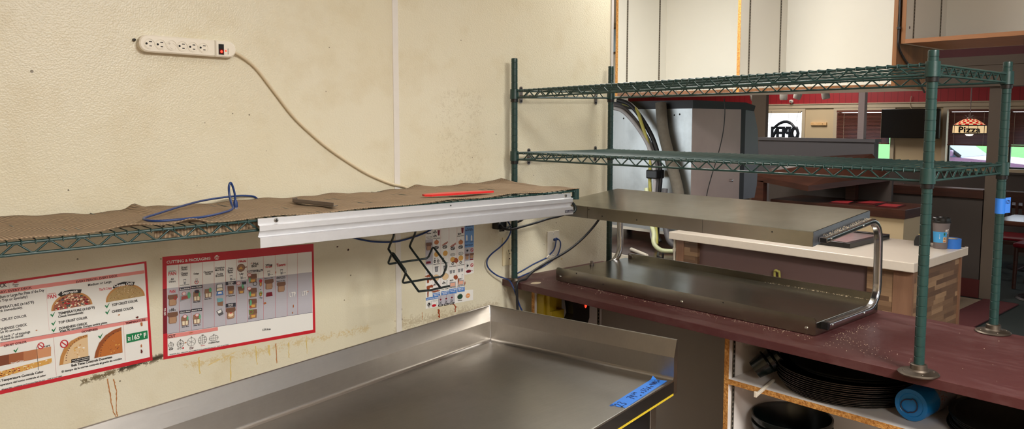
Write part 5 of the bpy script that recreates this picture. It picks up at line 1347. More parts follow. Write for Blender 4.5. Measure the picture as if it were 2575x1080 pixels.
# back splash: mitred into the right splash at the corner
A_ = [(q[0], q[0], q[1]) for q in prof]; B_ = [(TLen, q[0], q[1]) for q in prof]
m.add(A_+B_, [(k, (k+1) % n, n+(k+1) % n, n+k) for k in range(n)], 0, False); m.add(B_, [tuple(range(n))]); T(m).build('back_splash', 'splash_steel', tb)
C_ = [(q[0], TD, q[1]) for q in prof]
m = MB(); m.add(A_+C_, [(k, (k+1) % n, n+(k+1) % n, n+k) for k in range(n)], 0, False); m.add(C_, [tuple(range(n))]); T(m).build('side_splash', 'table_steel', tb)
m = MB(); m.tube([(.001, .001, ZD+.008), (.0002, .0002, ZD+.069), (-.0165, -.0165, ZD+.119)], .0012, 6); m.tube([(.004, .004, ZD+.002), (.03, .03, ZD+.0002)], .0007, 6); T(m).build('weld_seam', 'chrome', tb)
m = MB(); m.box((0, TD-.001, ZD-.042), (TLen, TD+.001, ZD-.0028)); ap = T(m).build('front_apron', 'apron_black', tb)
m = MB(); m.box((.004, TD-.0005, ZD-.0455), (TLen, TD+.0022, ZD-.0395)); T(m).build('yellow_tape_edge', 'yellow_tape', ap)
for a, b in ((.06, .06), (.06, TD-.055), (TLen-.06, .06), (TLen-.06, TD-.055)):
    m = MB(); m.box((a-.02, b-.02, H0+.005), (a+.02, b+.02, ZD-.004), 0, .003); lg = T(m).build('leg', 'table_steel', tb)
    m = MB(); m.lathe([(.0,0),(.03,0),(.03,.01),(.02,.03)], (a, b, H0+.0045), 16); T(m).build('foot', 'black_plastic', lg)
m = MB(); m.box((.03, .03, -.62), (TLen-.03, TD-.03, -.605)); T(m).build('undershelf', 'table_steel', tb)
m = MB(); m.box((.09, .12, -.30), (.62, TD-.03, -.20), 0, .01); m.box((.62, .12, -.25), (1.2, TD-.03, -.2), 0, .004); T(m).build('drawer_box', 'black_plastic', tb)
# blue tape with a hand-written note
tp = thing('masking_tape', 'blue masking tape with handwritten numbers stuck on the steel table', 'tape', tuple(TM @ Vector((.13, TD-.03, ZD))))
M4 = TM @ Matrix.Translation((.158, TD-.030, ZD+.0004)) @ Matrix.Rotation(radians(-178.5), 4, "Z") @ Matrix.Diagonal((.88, .95, 1, 1))
m = MB(); r = random.Random(2)
pts = [(-.152,-.023)]+[(-.152+.006*r.random(), -.023+.046*k/6) for k in range(1, 6)]+[(-.158,.0235),(.145,.0245),(.150,.0),(.158,-.022)]
vs = [M4 @ Vector((x, y, 0)) for x, y in pts]; n = len(pts)
top = [M4 @ Vector((x, y, .0008)) for x, y in pts]
m.add([v[:] for v in vs]+[v[:] for v in top], [tuple(range(n, 2*n)), tuple(range(n))[::-1]]+[(k, (k+1) % n, n+(k+1) % n, n+k) for k in range(n)]); m.build('strip', 'blue_tape', tp)
m = MB(); m.add([tuple(M4 @ Vector(q)) for q in ((.138,.0245,.0009),(.152,.012,.0009),(.158,.027,.007))], [(0,1,2)]); m.build('lifted_corner', 'blue_tape', tp)
m = MB(); m.add([tuple(M4 @ Vector(q)) for q in ((-.158,.0235,.0009),(-.140,.0235,.0009),(-.152,.012,.006))], [(0,1,2)]); m.build('lifted_corner', 'blue_tape', tp)
def pen(strokes, w, fn):
    m = MB()
    for s in strokes: m.tube(smooth_path([fn(*p) for p in s], 4), w, 5)
    return m
def digit(ch):
    return {'2': [[(.05,.75),(.25,1),(.5,.8),(.4,.5),(.0,.0),(.3,.08),(.6,.0)]], '3': [[(.05,.9),(.35,1),(.5,.75),(.2,.52),(.55,.3),(.35,0),(.0,.1)]], '7': [[(0,.95),(.3,1),(.55,.95),(.3,.4),(.2,0)],[(.15,.5),(.5,.52)]],
     '4': [[(.1,1),(.0,.45),(.55,.5)],[(.45,.95),(.45,.4),(.4,0)]], '/': [[(.0,0),(.5,1)]], 'w': [[(0,.4),(.1,0),(.25,.3),(.4,0),(.55,.45)]], 'x': [[(0,0),(.45,.5)],[(.4,0),(.0,.5)]], '5': [[(.5,1),(.1,1),(.05,.55),(.4,.55),(.5,.25),(.3,0),(0,.1)]], 'd': [[(.4,.45),(.1,.4),(.05,.05),(.4,.15)],[(.45,.95),(.42,0)]],
     'o': [[(.25,1),(.0,.5),(.2,0),(.5,.4),(.3,1)]], '6': [[(.4,1),(.05,.4),(.2,0),(.5,.25),(.1,.4)]], 'B': [[(.05,0),(.05,1),(.45,.8),(.1,.55),(.5,.3),(.05,0)]], 'S': [[(.5,.9),(.2,1),(.1,.65),(.45,.4),(.3,0),(0,.1)]], '"': [[(.1,1),(.1,.8)],[(.3,1),(.3,.8)]], '#': [[(.25,1),(.2,0)],[(.5,1),(.45,0)],[(.05,.65),(.65,.7)],[(.0,.3),(.6,.35)]], '+': [[(.25,.7),(.25,.2)],[(0,.45),(.5,.45)]], ' ': [], '0': [[(.3,1),(.02,.5),(.25,0),(.5,.5),(.3,1)]]}[ch]
def write(txt, x0, y0, h, adv, fn, w):
    out = []
    for k, ch in enumerate(txt):
        for s in digit(ch): out.append([(x0+k*adv+px*h*.75, y0+py*h) for px, py in s])
    return pen(out, w, fn)
fn = lambda x, y: M4 @ Vector((x, y, .0015))
m = write('23', -.148, -.013, .028, .021, fn, .0008); m2 = write('74', -.068, -.012, .025, .017, fn, .0008); m3 = write('3/4', -.032, .004, .011, .0085, fn, .0006)
for q in (m2, m3, write('w', -.025, -.016, .010, .01, fn, .0006), write('x35dx', .000, -.012, .019, .0175, fn, .0008), write('40BS+', .088, -.008, .017, .0125, fn, .0008)):
    o_ = len(m.v); m.v += q.v; m.f += [tuple(i+o_ for i in f) for f in q.f]; m.mi += q.mi; m.sm += q.sm
m.build('handwriting', 'ink_line', tp)
# blue tape wrapped round the far right post
tr = thing('post_tape', 'blue tape tag wrapped round the far right green post', 'tape', (.562, -1.502, .355))
m = MB(); m.lathe([(.0124, .357), (.0129, .357), (.0129, .4015), (.0124, .4015)], (.562, -1.502, 0), 28)
d1 = Vector((.9, -.42, 0)).normalized()
a0 = Vector((.562, -1.502, 0)) + Vector((.35, -.94, 0)).normalized()*.0125; dd = Vector((.6, -.8, 0)).normalized()
q = [a0, a0+dd*.007, a0+dd*.014]
m.add([(p.x, p.y, .358+.001*i) for i, p in enumerate(q)]+[(p.x, p.y, .4035+.001*i) for i, p in enumerate(q)], [(0,1,4,3),(1,2,5,4)]); m.build('band', 'blue_tape', tr)
cc = a0+dd*.007+Vector((-.8,-.6,0))*.0008
fn2 = lambda x, y: cc+dd*x+Vector((0,0,.392+y))
m = pen([[(.005*cos(t), .005*sin(t)) for t in [2*pi*k/12 for k in range(13)]], [(-.002,.002),(.001,.0035),(.002,.001),(-.002,-.003),(.003,-.003)], [(-.006,-.004),(-.009,-.01)]], .0004, fn2); m.build('handwriting', 'ink_line', tr)
# ------------------------------------------------------------------ hanging cabinets over the pass, open to the kitchen
CXF, CXB, CT = 1.60, 2.085, TOP
def hang(name, label, y0, y1, zb, edge, left_side, right_side, t=.018):
    c = thing(name, label, 'cabinet', ((CXF+CXB)/2, (y0+y1)/2, zb))
    wood = edge == 'shelf_wood'
    for nm, y, on in (('left', y1-t/2, left_side), ('right', y0+t/2, right_side)):
        if not on: continue
        m = MB(); m.box((CXF+.0012, y-t/2, zb+(0 if nm == 'right' else .0)), (CXB, y+t/2, CT-.002)); p = m.build('side_panel', 'brown_wood' if nm == 'right' and wood else 'white_laminate', c)
        m = MB(); m.box((CXF, y-t/2, zb), (CXF+.0012, y+t/2, CT-.002)); m.build('edge_strip', edge if not wood else 'brown_wood', p)
        if nm == 'left':
            for x in (CXF+.085, CXF+.40):
                m = MB(); m.box((x-.0065, y-t/2-.0018, zb+.02), (x+.0065, y-t/2, CT-.003)); z = zb+.03
                while z < CT-.03: m.box((x-.0026, y-t/2-.0021, z), (x+.0026, y-t/2-.0018, z+.009), 1); z += .0148
                m.build('pilaster_strip', ['pilaster', 'slot'], p)
    m = MB(); m.box((CXB-.012, y0+t, zb+.0), (CXB, y1-t, CT-.002)); m.build('back_panel', 'white_laminate', c)
    m = MB(); m.box((CXF+.0012, y0+t, zb), (CXB-.012, y1-t, zb+t)); b = m.build('bottom_board', 'shelf_wood' if wood else 'white_laminate', c)
    m = MB(); m.box((CXF, y0+t, zb), (CXF+.0012, y1-t, zb+t)); m.build('edge_strip', 'shelf_wood' if wood else 'brown_wood', b)
    return c
hang('hanging_cabinet', 'leftmost white open hanging cabinet, next to the end of the cream wall', .038, .864, .774, 'particle', True, False)
hang('hanging_cabinet', 'middle white open hanging cabinet between two vertical board edges', -.752, .036, .774, 'particle', True, False)
m = MB(); m.box((CXF, -.7525-.018, .774), (CXB, -.7525, CT-.002)); o = m.build('cabinet_end_board', 'brown_wood'); tag(o, 'brown wooden end board at the right of the white hanging cabinets', 'board')
hang('hanging_cabinet', 'higher hanging cabinet with brown wooden shelf edge at the upper right', -3.2, -.788, .968, 'shelf_wood', True, False)
m = MB(); m.tube(smooth_path([(1.596, -.779, 1.7), (1.596, -.779, 1.3), (1.596, -.779, 1.02), (1.60, -.779, .96), (1.66, -.779, .91), (1.80, -.779, .84), (1.92, -.779, .76)], 6), .0045, 8); m.lathe([(.004, 1.03), (.009, 1.032), (.009, 1.042), (.004, 1.044)], (1.596, -.779, 0), 10); o = m.build('hanging_cable', 'black_cable'); tag(o, 'black cable running down between the hanging cabinets', 'cable')
m = MB(); m.lathe([(0,0),(.006,0),(.006,.002),(.003,.003),(0,.003)], (CXF+.04, -.788-.018-.0001, 1.04), 12, 0, 'y'); o = m.build('cam_screw', 'zinc'); tag(o, 'small grey screw in the side of the upper right cabinet', 'screw')
m = MB(); m.tube([(CXB-.013, .17, 1.205), (CXB-.04, .17, 1.20), (CXB-.05, .17, 1.19)], .005, 8); m.lathe([(0,0),(.012,0),(.012,.003),(0,.003)], (CXB-.05, .17, 1.186), 12); o = m.build('brass_peg', 'pale_wood'); tag(o, 'small brass peg high on the back of the leftmost hanging cabinet', 'peg')

# ------------------------------------------------------------------ white front counter
wc = thing('front_counter', 'cream-topped front counter with patchwork wood cladding', 'counter', (1.9, -.24, H0))
m = MB(); m.box((1.556, -.903, -.043), (2.235, .418, 0), 0, .004); m.build('worktop', 'counter_white', wc)
m = MB(); m.box((1.625, -.86, H0+.005), (2.19, .40, -.0435)); m.build('carcass', 'mauve_panel', wc)
m = MB(); m.box((1.62, -.8755, H0+.005), (2.195, -.8605, -.0435)); m.build('end_cladding', 'planks', wc)
m = MB(); m.box((1.598, -.884, H0+.005), (1.6185, -.8, -.0435)); m.build('corner_trim', 'trim_wood', wc)
m = MB(); m.box((2.196, -.884, H0+.005), (2.214, -.862, -.0435)); m.build('corner_trim', 'trim_wood', wc)
m = MB(); m.box((1.603, -.80, H0+.005), (1.6245, -.68, -.0435)); m.build('front_cladding', 'planks', wc)
m = MB(); m.box((1.602, .255, H0+.005), (1.6245, .40, -.0435)); m.build('front_cladding', 'planks', wc)
m = MB(); m.box((1.5985, .345, H0+.005), (1.6018, .395, -.0435)); m.build('corner_trim', 'trim_wood', wc)
m = MB(); m.tube([(1.61, .414, -.0445), (1.61, .414, -.5)], .008, 8); m.lathe([(.008, -.12), (.012, -.118), (.012, -.10), (.008, -.098)], (1.61, .414, 0), 12); m.build('white_pipe', 'white_plate', wc)
m = MB(); m.tube(smooth_path([(1.618, -.235, -.40), (1.612, -.236, -.17), (1.604, -.228, -.14), (1.604, -.214, -.14), (1.612, -.208, -.17), (1.618, -.208, -.40)], 6), .006, 8); m.build('pull_loop', 'yellow_hose', wc)
# things on it
cup = thing('coffee_cup', 'grey paper coffee cup with black lid and blue picture sleeve on the front counter', 'cup', (2.075, -.828, 0))
m = MB(); m.lathe([(0, .0), (.029, 0), (.030, .003), (.0385, .128), (.0395, .129), (0, .130)], (2.075, -.828, 0), 36); m.build('paper_body', 'cup_grey', cup)
m = MB(); m.lathe([(.0390, .1285), (.0412, .129), (.0412, .135), (.039, .138), (.0385, .152), (.0355, .154), (.0345, .149), (0, .1485)], (2.075, -.828, 0), 36); m.build('lid', 'cup_lid', cup)
def cf(u, v, e=.0006): a = -2.62+u; rr = .030+.0085*(v-.003)/.125+e; return (2.075+rr*cos(a), -.828+rr*sin(a), v)
def patch(m, u0, u1, v0, v1, mi, e): m.grid(lambda a, b: cf(u0+(u1-u0)*a, v0+(v1-v0)*b, e), 12, 3, mi)
m = MB(); patch(m, -1.5, .62, .032, .085, 0, .0006); s_ = m.build('picture_sleeve', 'sleeve_blue', cup)
m = MB(); m.add([cf(u, v, .0010) for u, v in [(-.35,.075),(-.32,.075),(-.32,.055),(-.26,.060),(-.335,.049),(-.41,.060),(-.35,.055)]], [(0,1,2,3,4,5,6)]); m.build('white_arrow', 'ink_w', s_)
m = MB(); m.add([cf(.25+.10*cos(t), .075+.0075*sin(t), .0012) for t in [2*pi*k/16 for k in range(16)]], [tuple(range(16))]); m.build('green_roundel', 'leaf_green', s_)
m = MB(); patch(m, .12, .60, .034, .060, 0, .0010); patch(m, .2, .32, .046, .058, 1, .0013); patch(m, .42, .54, .045, .060, 1, .0013); patch(m, .16, .5, .036, .041, 2, .0013); m.build('colour_picture', ['ink_dough', 'ink_br1', 'ink_rust'], s_)
m = MB(); patch(m, .35, .58, .086, .097, 0, .0009); patch(m, .43, .50, .088, .094, 1, .0012); patch(m, .66, .80, .078, .1, 0, .0009); patch(m, .70, .76, .082, .094, 1, .0012); m.build('white_symbols', ['ink_w', 'ink_k'], cup)
rl = thing('tape_roll', 'roll of blue masking tape standing behind the coffee cup', 'tape roll', (2.15, -.872, 0))
m = MB(); m.lathe([(.031, 0), (.045, 0), (.045, .047), (.031, .047), (.031, 0)], (2.135, -.855, 0), 36); m.build('tape_wound', 'blue_tape', rl)
m = MB(); m.lathe([(.029, .001), (.031, .001), (.031, .046), (.029, .046), (.029, .001)], (2.135, -.855, 0), 28); m.build('core', 'beige_cord', rl)
tm = thing('tape_measure', 'black and yellow tape measure on the front counter', 'tape measure', (2.10, -.735, 0))
m = MB(); m.prism([(-.036,0),(.036,0),(.038,.02),(.03,.045),(.012,.056),(-.02,.056),(-.036,.042)], 'x', -.018, .018); m.v = [(v[0], v[1], v[2]) for v in m.v]; m.xf(Matrix.Translation((2.10,-.735,.0003)) @ Matrix.Rotation(radians(20),4,'Z')).build('case', 'black_plastic', tm)
m = MB(); m.prism([(-.028,.051),(.018,.0555),(.006,.060),(-.02,.060)], 'x', -.0165, .0165); m.xf(Matrix.Translation((2.10,-.735,.0003)) @ Matrix.Rotation(radians(20),4,'Z')).build('yellow_cap', 'yellow_plastic', tm)
m = MB(); m.box((-.055,-.006,.0003),(.055,.006,.005),0,.0015); m.xf(Matrix.Translation((2.212,-.84,0)) @ Matrix.Rotation(radians(84),4,'Z')); o = m.build('pen', 'tv_black'); tag(o, 'dark flat pen at the back edge of the front counter', 'pen')
ty_ = thing('framed_tray', 'black framed tray of papers lying on the front counter', 'tray', (1.97, -.38, 0))
m = MB(); fx0, fx1, fy0, fy1 = 1.735, 2.20, -.535, -.21
for a, b in (((fx0,fy0),(fx1,fy0+.03)), ((fx0,fy1-.03),(fx1,fy1)), ((fx0,fy0+.03),(fx0+.03,fy1-.03)), ((fx1-.03,fy0+.03),(fx1,fy1-.03))): m.box((*a, .0005), (*b, .026), 0, .002)
m.build('frame', 'tray_black', ty_)
m = MB(); m.box((fx0+.028, fy0+.028, .001), (fx1-.028, fy1-.028, .019)); m.build('sheet', 'tray_paper', ty_)

# ------------------------------------------------------------------ back counter with the drink machine
bc = thing('back_counter', 'low dark wood-grain side counter with a white front edge', 'counter', (1.9, 1.1, H0))
BZ = -.172
m = MB(); m.box((1.535, .425, BZ-.03), (2.75, 2.4, BZ)); m.build('top', 'dark_desk', bc)
m = MB(); m.box((1.52, .425, BZ-.032), (1.5345, 2.4, BZ+.001)); m.build('white_edge', 'white_plate', bc)
m = MB(); m.box((1.60, .44, H0+.005), (2.7, 2.38, BZ-.031)); m.build('carcass', 'mauve_panel', bc)
mc = thing('drink_machine', 'large stainless drink machine with black rim seen from behind', 'machine', (2.3, 1.1, BZ))
m = MB(); m.box((2.0, .588, -.082), (2.56, 1.55, .70)); mb_ = m
m.build('steel_casing', 'machine_steel', mc)
m = MB(); m.box((2.003, .5855, -.08), (2.545, .5878, .70)); m.build('side_panel', 'machine_dark_steel', mc)
m = MB(); m.prism([(2.0,.70),(2.56,.70),(2.70,.69),(2.715,.725),(2.60,.745),(2.0,.752)], 'y', .583, 1.555); m.build('black_rim', 'machine_black', mc)
m = MB(); m.prism([(2.56,-.08),(2.56,.70),(2.71,.69),(2.765,.56),(2.785,.36),(2.77,.18),(2.745,.10),(2.6,.10),(2.6,-.08)], 'y', .590, 1.5); m.build('front_fascia', 'machine_grey', mc)
m = MB(); m.box((2.546, .586, -.08), (2.60, .5895, .70)); m.build('front_trim', 'machine_black', mc)
m = MB(); m.box((1.995, .587, -.10), (2.56, 1.55, -.0825)); m.build('base_rail', 'white_plate', mc)
for x in (2.06, 2.5):
    for y in (.66, 1.48):
        m = MB(); m.lathe([(0,BZ+.0006),(.022,BZ+.0006),(.02,-.1006),(0,-.1006)], (x, y, 0), 14); m.build('foot', 'black_plastic', mc)
for y, z in ((.72,.66),(.68,.665),(1.13,.64)):
    m = MB(); m.lathe([(0,0),(.006,0),(0,.002)], (0,0,0), 10); m.xf(Matrix.Translation((1.9998,y,z)) @ Matrix.Rotation(radians(-90),4,'Y')); m.build('screw_hole','slot',mc)
m = MB(); m.lathe([(0,0),(.009,0),(.009,.02),(0,.022)], (2.43, .5855, .235), 12, 0, 'y'); m.build('lock', 'chrome', mc)
m = MB(); m.tube(smooth_path([(1.985,.36+.1,.752),(1.975,.50,.70),(1.97,.52,.62)],4), .002, 6)
def hose(label, pts, r, mat, name='hose'):
    m = MB(); m.tube(smooth_path(pts, 6), r, 10); o = m.build(name, mat); tag(o, label, 'hose'); return o
hp = [(1.123,.76),(1.025,.732),(.942,.66),(.861,.56),(.812,.473),(.779,.374),(.768,.263),(.775,.162),(.778,.036),(.785,-.091),(.762,-.14)]
def hz(dx, dy, k): return [(1.93+dx, y+dy*(1-.75*min(1, i/6))+.0, z-k*max(0, 1-i/5)*.5) for i, (y, z) in enumerate(hp)]
hose('grey hose on the outside of the bundle arching down the drink machine', hz(-.01, .05, .06), .013, 'grey_hose')
hose('light grey hose in the middle of the bundle on the drink machine', hz(-.045, .035, .10), .012, 'light_hose')
hose('dark hose at the inner side of the bundle on the drink machine', hz(.0, .0, .0), .015, 'black_cable')
hose('yellow hose crossing the bundle behind the shelving', [(1.955,1.10,.74),(1.93,.97,.70),(1.90,.90,.61),(1.89,.84,.486),(1.89,.815,.388),(1.89,.82,.288),(1.90,.815,.137),(1.90,.77,-.064),(1.86,.735,-.145)], .011, 'yellow_hose')
hose('pale green hose curling at the foot of the bundle', [(1.87,.83,.20),(1.85,.80,.12),(1.80,.735,.0),(1.76,.68,-.06),(1.73,.655,-.115),(1.74,.61,-.152),(1.78,.55,-.157)], .014, 'pale_hose')
hose('thick grey hose beside the pale green hose', [(1.93,.73,.20),(1.90,.715,.08),(1.86,.665,-.04),(1.84,.61,-.12),(1.86,.53,-.152)], .019, 'grey_hose')
hose('green hose behind the thick grey hose', [(1.97,.66,.10),(1.965,.62,-.03),(1.95,.58,-.15)], .008, 'green_hose')
hose('black hose lying on the side counter', [(1.96,.56,.05),(1.95,.54,-.05),(1.93,.50,-.145),(1.88,.46,-.155),(1.80,.45,-.157)], .014, 'black_cable')
hose('reflection of the hoses on the steel back of the drink machine, modelled as a thick tube', [(1.965,.80,.735),(1.955,.785,.66),(1.955,.77,.56),(1.955,.74,.46),(1.955,.705,.36),(1.955,.67,.26),(1.955,.645,.17),(1.955,.62,.0),(1.955,.60,-.13)], .036, 'hose_reflection')  # the hoses' reflection in the casing, given shape as a solid tube
m = MB(); m.box((1.87,.755,.262),(1.955,.835,.318),0,.008); o = m.build('hose_wrap', 'black_plastic'); tag(o, 'black wrap strapped around the hose bundle', 'strap')
m = MB(); m.tube(smooth_path([(1.80,.236,.751),(1.80,.229,.672),(1.80,.238,.557),(1.80,.268,.43),(1.80,.308,.305),(1.80,.337,.19),(1.80,.35,.02)],5), .003, 8); o = m.build('thin_cable','black_cable'); o.location.y -= .0; tag(o, 'thin black cable hanging in front of the machine side', 'cable')
m = MB(); m.tube([(1.67,.78,-.160),(1.56,.575,-.160)], .011, 10); o = m.build('white_pipe_offcut', 'white_plate'); tag(o, 'white plastic pipe lying on the side counter', 'pipe')
m = MB(); m.tube(smooth_path([(1.70,.60,-.163),(1.66,.57,-.163),(1.63,.55,-.163),(1.60,.52,-.163),(1.57,.47,-.163),(1.56,.46,-.13)],5), .007, 8); o = m.build('thin_tube','black_cable'); tag(o, 'black tube with an upright end on the side counter', 'tube')

# ------------------------------------------------------------------ dining room
XF = 9.0
def fw(y0, y1, z0, z1, m): m.box((XF, y0, z0), (XF+.15, y1, z1))
m = MB()
wins = [(3.53, 4.75, .06, .765), (2.235, 2.995, .07, .765), (1.005, 1.53, .07, .765), (.35, .83, .02, .76), (-1.5, -.5, .05, .76), (-3.2, -2.2, .05, .76), (-4.8, -3.8, .05, .76)]  # the windows right of view are unseen, added to reflect in the warmer
ys = [8.1]+[v for w in wins for v in (w[1], w[0])]+[-5.1]
for i in range(0, len(ys), 2): fw(ys[i+1], ys[i], H0, TOP, m)
for y0, y1, z0, z1 in wins: fw(y0, y1, H0, z0, m); fw(y0, y1, z1, TOP, m)
struct(m, 'wall_front', ['paint_cream'])
m = MB(); m.box((XF-.012, -5.1, .868), (XF-.001, 8.1, TOP)); struct(m, 'trim_3', ['beadboard'])
m = MB(); m.box((XF-.03, -5.1, .80), (XF-.0125, 8.1, .868)); m.box((XF-.045, -5.1, .856), (XF-.03, 8.1, .868)); struct(m, 'trim_4', ['trim_cream'])
m = MB(); m.box((XF-.02, -5.1, H0), (XF-.0005, 8.1, -.045)); m.box((XF-.04, -5.1, -.045), (XF-.0005, 8.1, -.02), 0); struct(m, 'trim_5', ['wall_dark'])
k = 0
for i, (y0, y1, z0, z1) in enumerate(wins):
    i = i if i < 4 else i+5; wn = MB(); wn.box((XF+.07, y0+.02, z0+.02), (XF+.074, y1-.02, z1-.02)); g = struct(wn, 'window_%d' % (i+1), ['glass'])
    m = MB()
    for a, b, c, d in ((y0-.05, y0, z0, z1), (y1, y1+.05, z0, z1)): m.box((XF-.025, a, c), (XF-.0006, b, d))
    m.box((XF-.025, y0-.05, z0-.045), (XF-.0006, y1+.05, z0)); m.box((XF-.025, y0-.05, z1), (XF-.0006, y1+.05, z1+.03)); m.build('window_frame', 'trim_cream', g)
    m = MB(); m.box((XF+.06, y0, z0), (XF+.09, y0+.02, z1)); m.box((XF+.06, y1-.02, z0), (XF+.09, y1, z1)); m.box((XF+.06, y0, z0), (XF+.09, y1, z0+.02)); m.box((XF+.06, y0, z1-.02), (XF+.09, y1, z1)); m.build('sash', 'sign_dark', g)
def blinds(label, y0, y1, zt, zb, open_=.0, mat='blind_wood'):
    b = thing('window_blind', label, 'blind', (XF-.04, (y0+y1)/2, zb)); m = MB(); m.box((XF-.058, y0, zt-.03), (XF-.027, y1, zt)); m.build('head_rail', mat, b)
    m = MB(); z = zt-.045; s = .0095+.0
    while z > zb+.02:
        h = .0094*(1-open_)
        m.add([(XF-.055, y0, z-h), (XF-.032, y0, z+h), (XF-.032, y1, z+h), (XF-.055, y1, z-h), (XF-.055, y0, z-h-.0015), (XF-.032, y0, z+h-.0015), (XF-.032, y1, z+h-.0015), (XF-.055, y1, z-h-.0015)], [(0,1,2,3),(7,6,5,4),(0,4,5,1),(2,6,7,3),(0,3,7,4),(1,5,6,2)]); z -= .019
    m.build('slats', mat, b)
    m = MB(); m.box((XF-.056, y0, zb-.0), (XF-.03, y1, zb+.018)); m.build('bottom_rail', mat, b)
    for t in (.15, .85):
        m = MB(); m.tube([(XF-.06, y0+(y1-y0)*t, zt-.03), (XF-.06, y0+(y1-y0)*t, zb)], .0018, 5); m.build('ladder_cord', 'trim_cream', b)
blinds('wooden blind half down between the grey post and the television', 2.24, 2.985, .765, .295)
blinds('wooden blind behind the lit hanging lamp', 1.012, 1.50, .765, .30)
blinds('narrow strip of wooden blind right of the far pillar', .36, .82, .76, .30)
blinds('raised open blind over the window with the neon sign', 3.54, 4.74, .762, .15, .8, 'trim_cream')
# sign, wood block, television
sg = thing('neon_sign', 'dark open sign seen from behind in the bright window', 'sign', (8.88, 3.8, .30))
def sq(m): m.v = [(x, 3.51+(y-3.51)*.76, z) for x, y, z in m.v]; return m
m = MB(); 
for th in (0, .04):
    for ch, u0, w in (('O', .0, .155), ('P', .165, .125), ('E', .30, .125), ('N', .43, .15)):
        vs, fs, x0, x1, y0, y1 = text_mesh(ch)
        m.add([(8.84+th, 3.512+u0+w*(x-x0)/(x1-x0), .335+.19*(y-y0)/(y1-y0)) for x, y in vs], fs)
sq(m).build('letters_back', 'sign_dark', sg)
m = MB()
for u0, w in ((.0,.155),(.165,.125),(.30,.125),(.43,.15)): pass
m.tube([(8.87, 3.515, .345), (8.87, 4.09, .345)], .014, 8); m.tube(smooth_path([(8.86,3.60,.515),(8.86,3.68,.575),(8.86,3.79,.60),(8.86,3.92,.575),(8.86,4.05,.50)],6), .022, 8)
for pl_ in ([(3.53,.36),(3.515,.43),(3.55,.51),(3.63,.515),(3.665,.44),(3.65,.36),(3.59,.34)],): m.tube([(8.862, y, z) for y, z in pl_], .020, 8, closed=True)
m.tube([(8.862, 3.70,.345),(8.862,3.70,.515),(8.862,3.775,.515),(8.862,3.79,.46),(8.862,3.72,.42)], .019, 8); m.tube([(8.862,3.93,.51),(8.862,3.84,.515),(8.862,3.84,.35),(8.862,3.93,.35)], .019, 8); m.tube([(8.862,3.84,.43),(8.862,3.92,.43)], .017, 8); m.tube([(8.862,3.97,.345),(8.862,3.975,.515),(8.862,4.08,.35),(8.862,4.085,.515)], .019, 8); sq(m).build('tube_frame', 'sign_dark', sg)
m = MB()
for y in (3.56, 4.0): m.tube([(8.86, y, .60), (8.93, y, .76)], .002, 5)
m.build('hanging_wire', 'tv_black', sg)
m = MB(); m.box((XF-.04, 3.145, .548), (XF-.0008, 3.385, .592), 0, .004)
for y in (3.19, 3.33): m.lathe([(0,0),(.006,0),(0,.002)], (0,0,0), 8, 1); 
m.v = [(v[0], v[1], v[2]) if abs(v[0]) > 1 else (XF-.0405, 3.2+v[1], .57+v[0]) for v in m.v]
tag(m.build('wooden_block', ['pale_wood', 'slot']), 'pale wooden block fixed to the cream wall panel beside the window', 'block')
m = MB(); m.box((XF-.006, 3.04, .0), (XF-.0007, 3.49, .79)); struct(m, 'trim_6', ['paint_cream'])
tv = thing('television', 'black flat television on the far wall between the windows', 'television', (8.9, 1.94, .38))
m = MB(); m.box((8.85, 1.575, .385), (8.90, 2.315, .777), 0, .006); m.build('screen_body', 'tv_black', tv)
m = MB(); m.box((8.90, 1.85, .5), (XF-.001, 2.05, .66)); m.build('wall_mount', 'black_plastic', tv)
m = MB(); m.tube(smooth_path([(8.92,1.95,.77),(8.96,1.99,.83),(8.965,1.98,.95)],5), .004, 6); m.build('cable','trim_cream',tv)
# pendant lamp
lp = thing('pendant_lamp', 'lit stained-glass pendant lamp with red checks and black lettering', 'lamp', (8.0, .948, .43))
LC = (8.0, .948)
m = MB(); m.tube([(LC[0], LC[1], .655), (LC[0], LC[1], TOP-.002)], .006, 8); m.build('chain', 'machine_dark_steel', lp)
m = MB(); m.lathe([(0,.645),(.035,.645),(.028,.66),(0,.665)], (*LC, 0), 16)
for kx in range(5):
    a = radians(25+kx*32.5); 
    m.add([(LC[0]+.02*cos(a+1.7)-.03, LC[1]+.02*cos(a), .645+.0), (LC[0]-.03, LC[1]+.075*cos(a)-.012, .645+.045*sin(a)), (LC[0]-.03, LC[1]+.075*cos(a)+.012, .645+.05*sin(a))], [(0,1,2)])
m.build('crown', 'machine_dark_steel', lp)
def ring_pt(a, r, z): return (LC[0]+r*cos(a), LC[1]+r*sin(a), z)
m = MB()
n = 24; rows = 4
for j in range(rows):
    r0, r1 = .055+.115*j/rows, .055+.115*(j+1)/rows; z0, z1 = .64-.075*(j/rows)**1.2, .64-.075*((j+1)/rows)**1.2
    for k in range(n):
        a0, a1 = 2*pi*k/n, 2*pi*(k+1)/n
        m.add([ring_pt(a0,r0,z0), ring_pt(a1,r0,z0), ring_pt(a1,r1,z1), ring_pt(a0,r1,z1)], [(0,1,2,3)], (j+k) % 2)
m.build('checked_dome', ['lamp_white', 'lamp_red'], lp)
m = MB(); m.lathe([(.17,.565),(.172,.475),(.170,.475),(.168,.565),(.17,.565)], (*LC, 0), 40); m.build('white_band', 'lamp_white', lp)
m = MB(); m.lathe([(.1725,.572),(.1745,.572),(.1745,.562),(.1725,.562),(.1725,.572)], (*LC, 0), 40); m.lathe([(.173,.478),(.175,.478),(.175,.466),(.173,.466),(.173,.478)], (*LC, 0), 40)
for k in range(12): a = 2*pi*k/12+.26; m.tube([ring_pt(a,.1735,.565), ring_pt(a,.1735,.475)], .003, 5)
m.build('leading', 'lamp_black', lp)
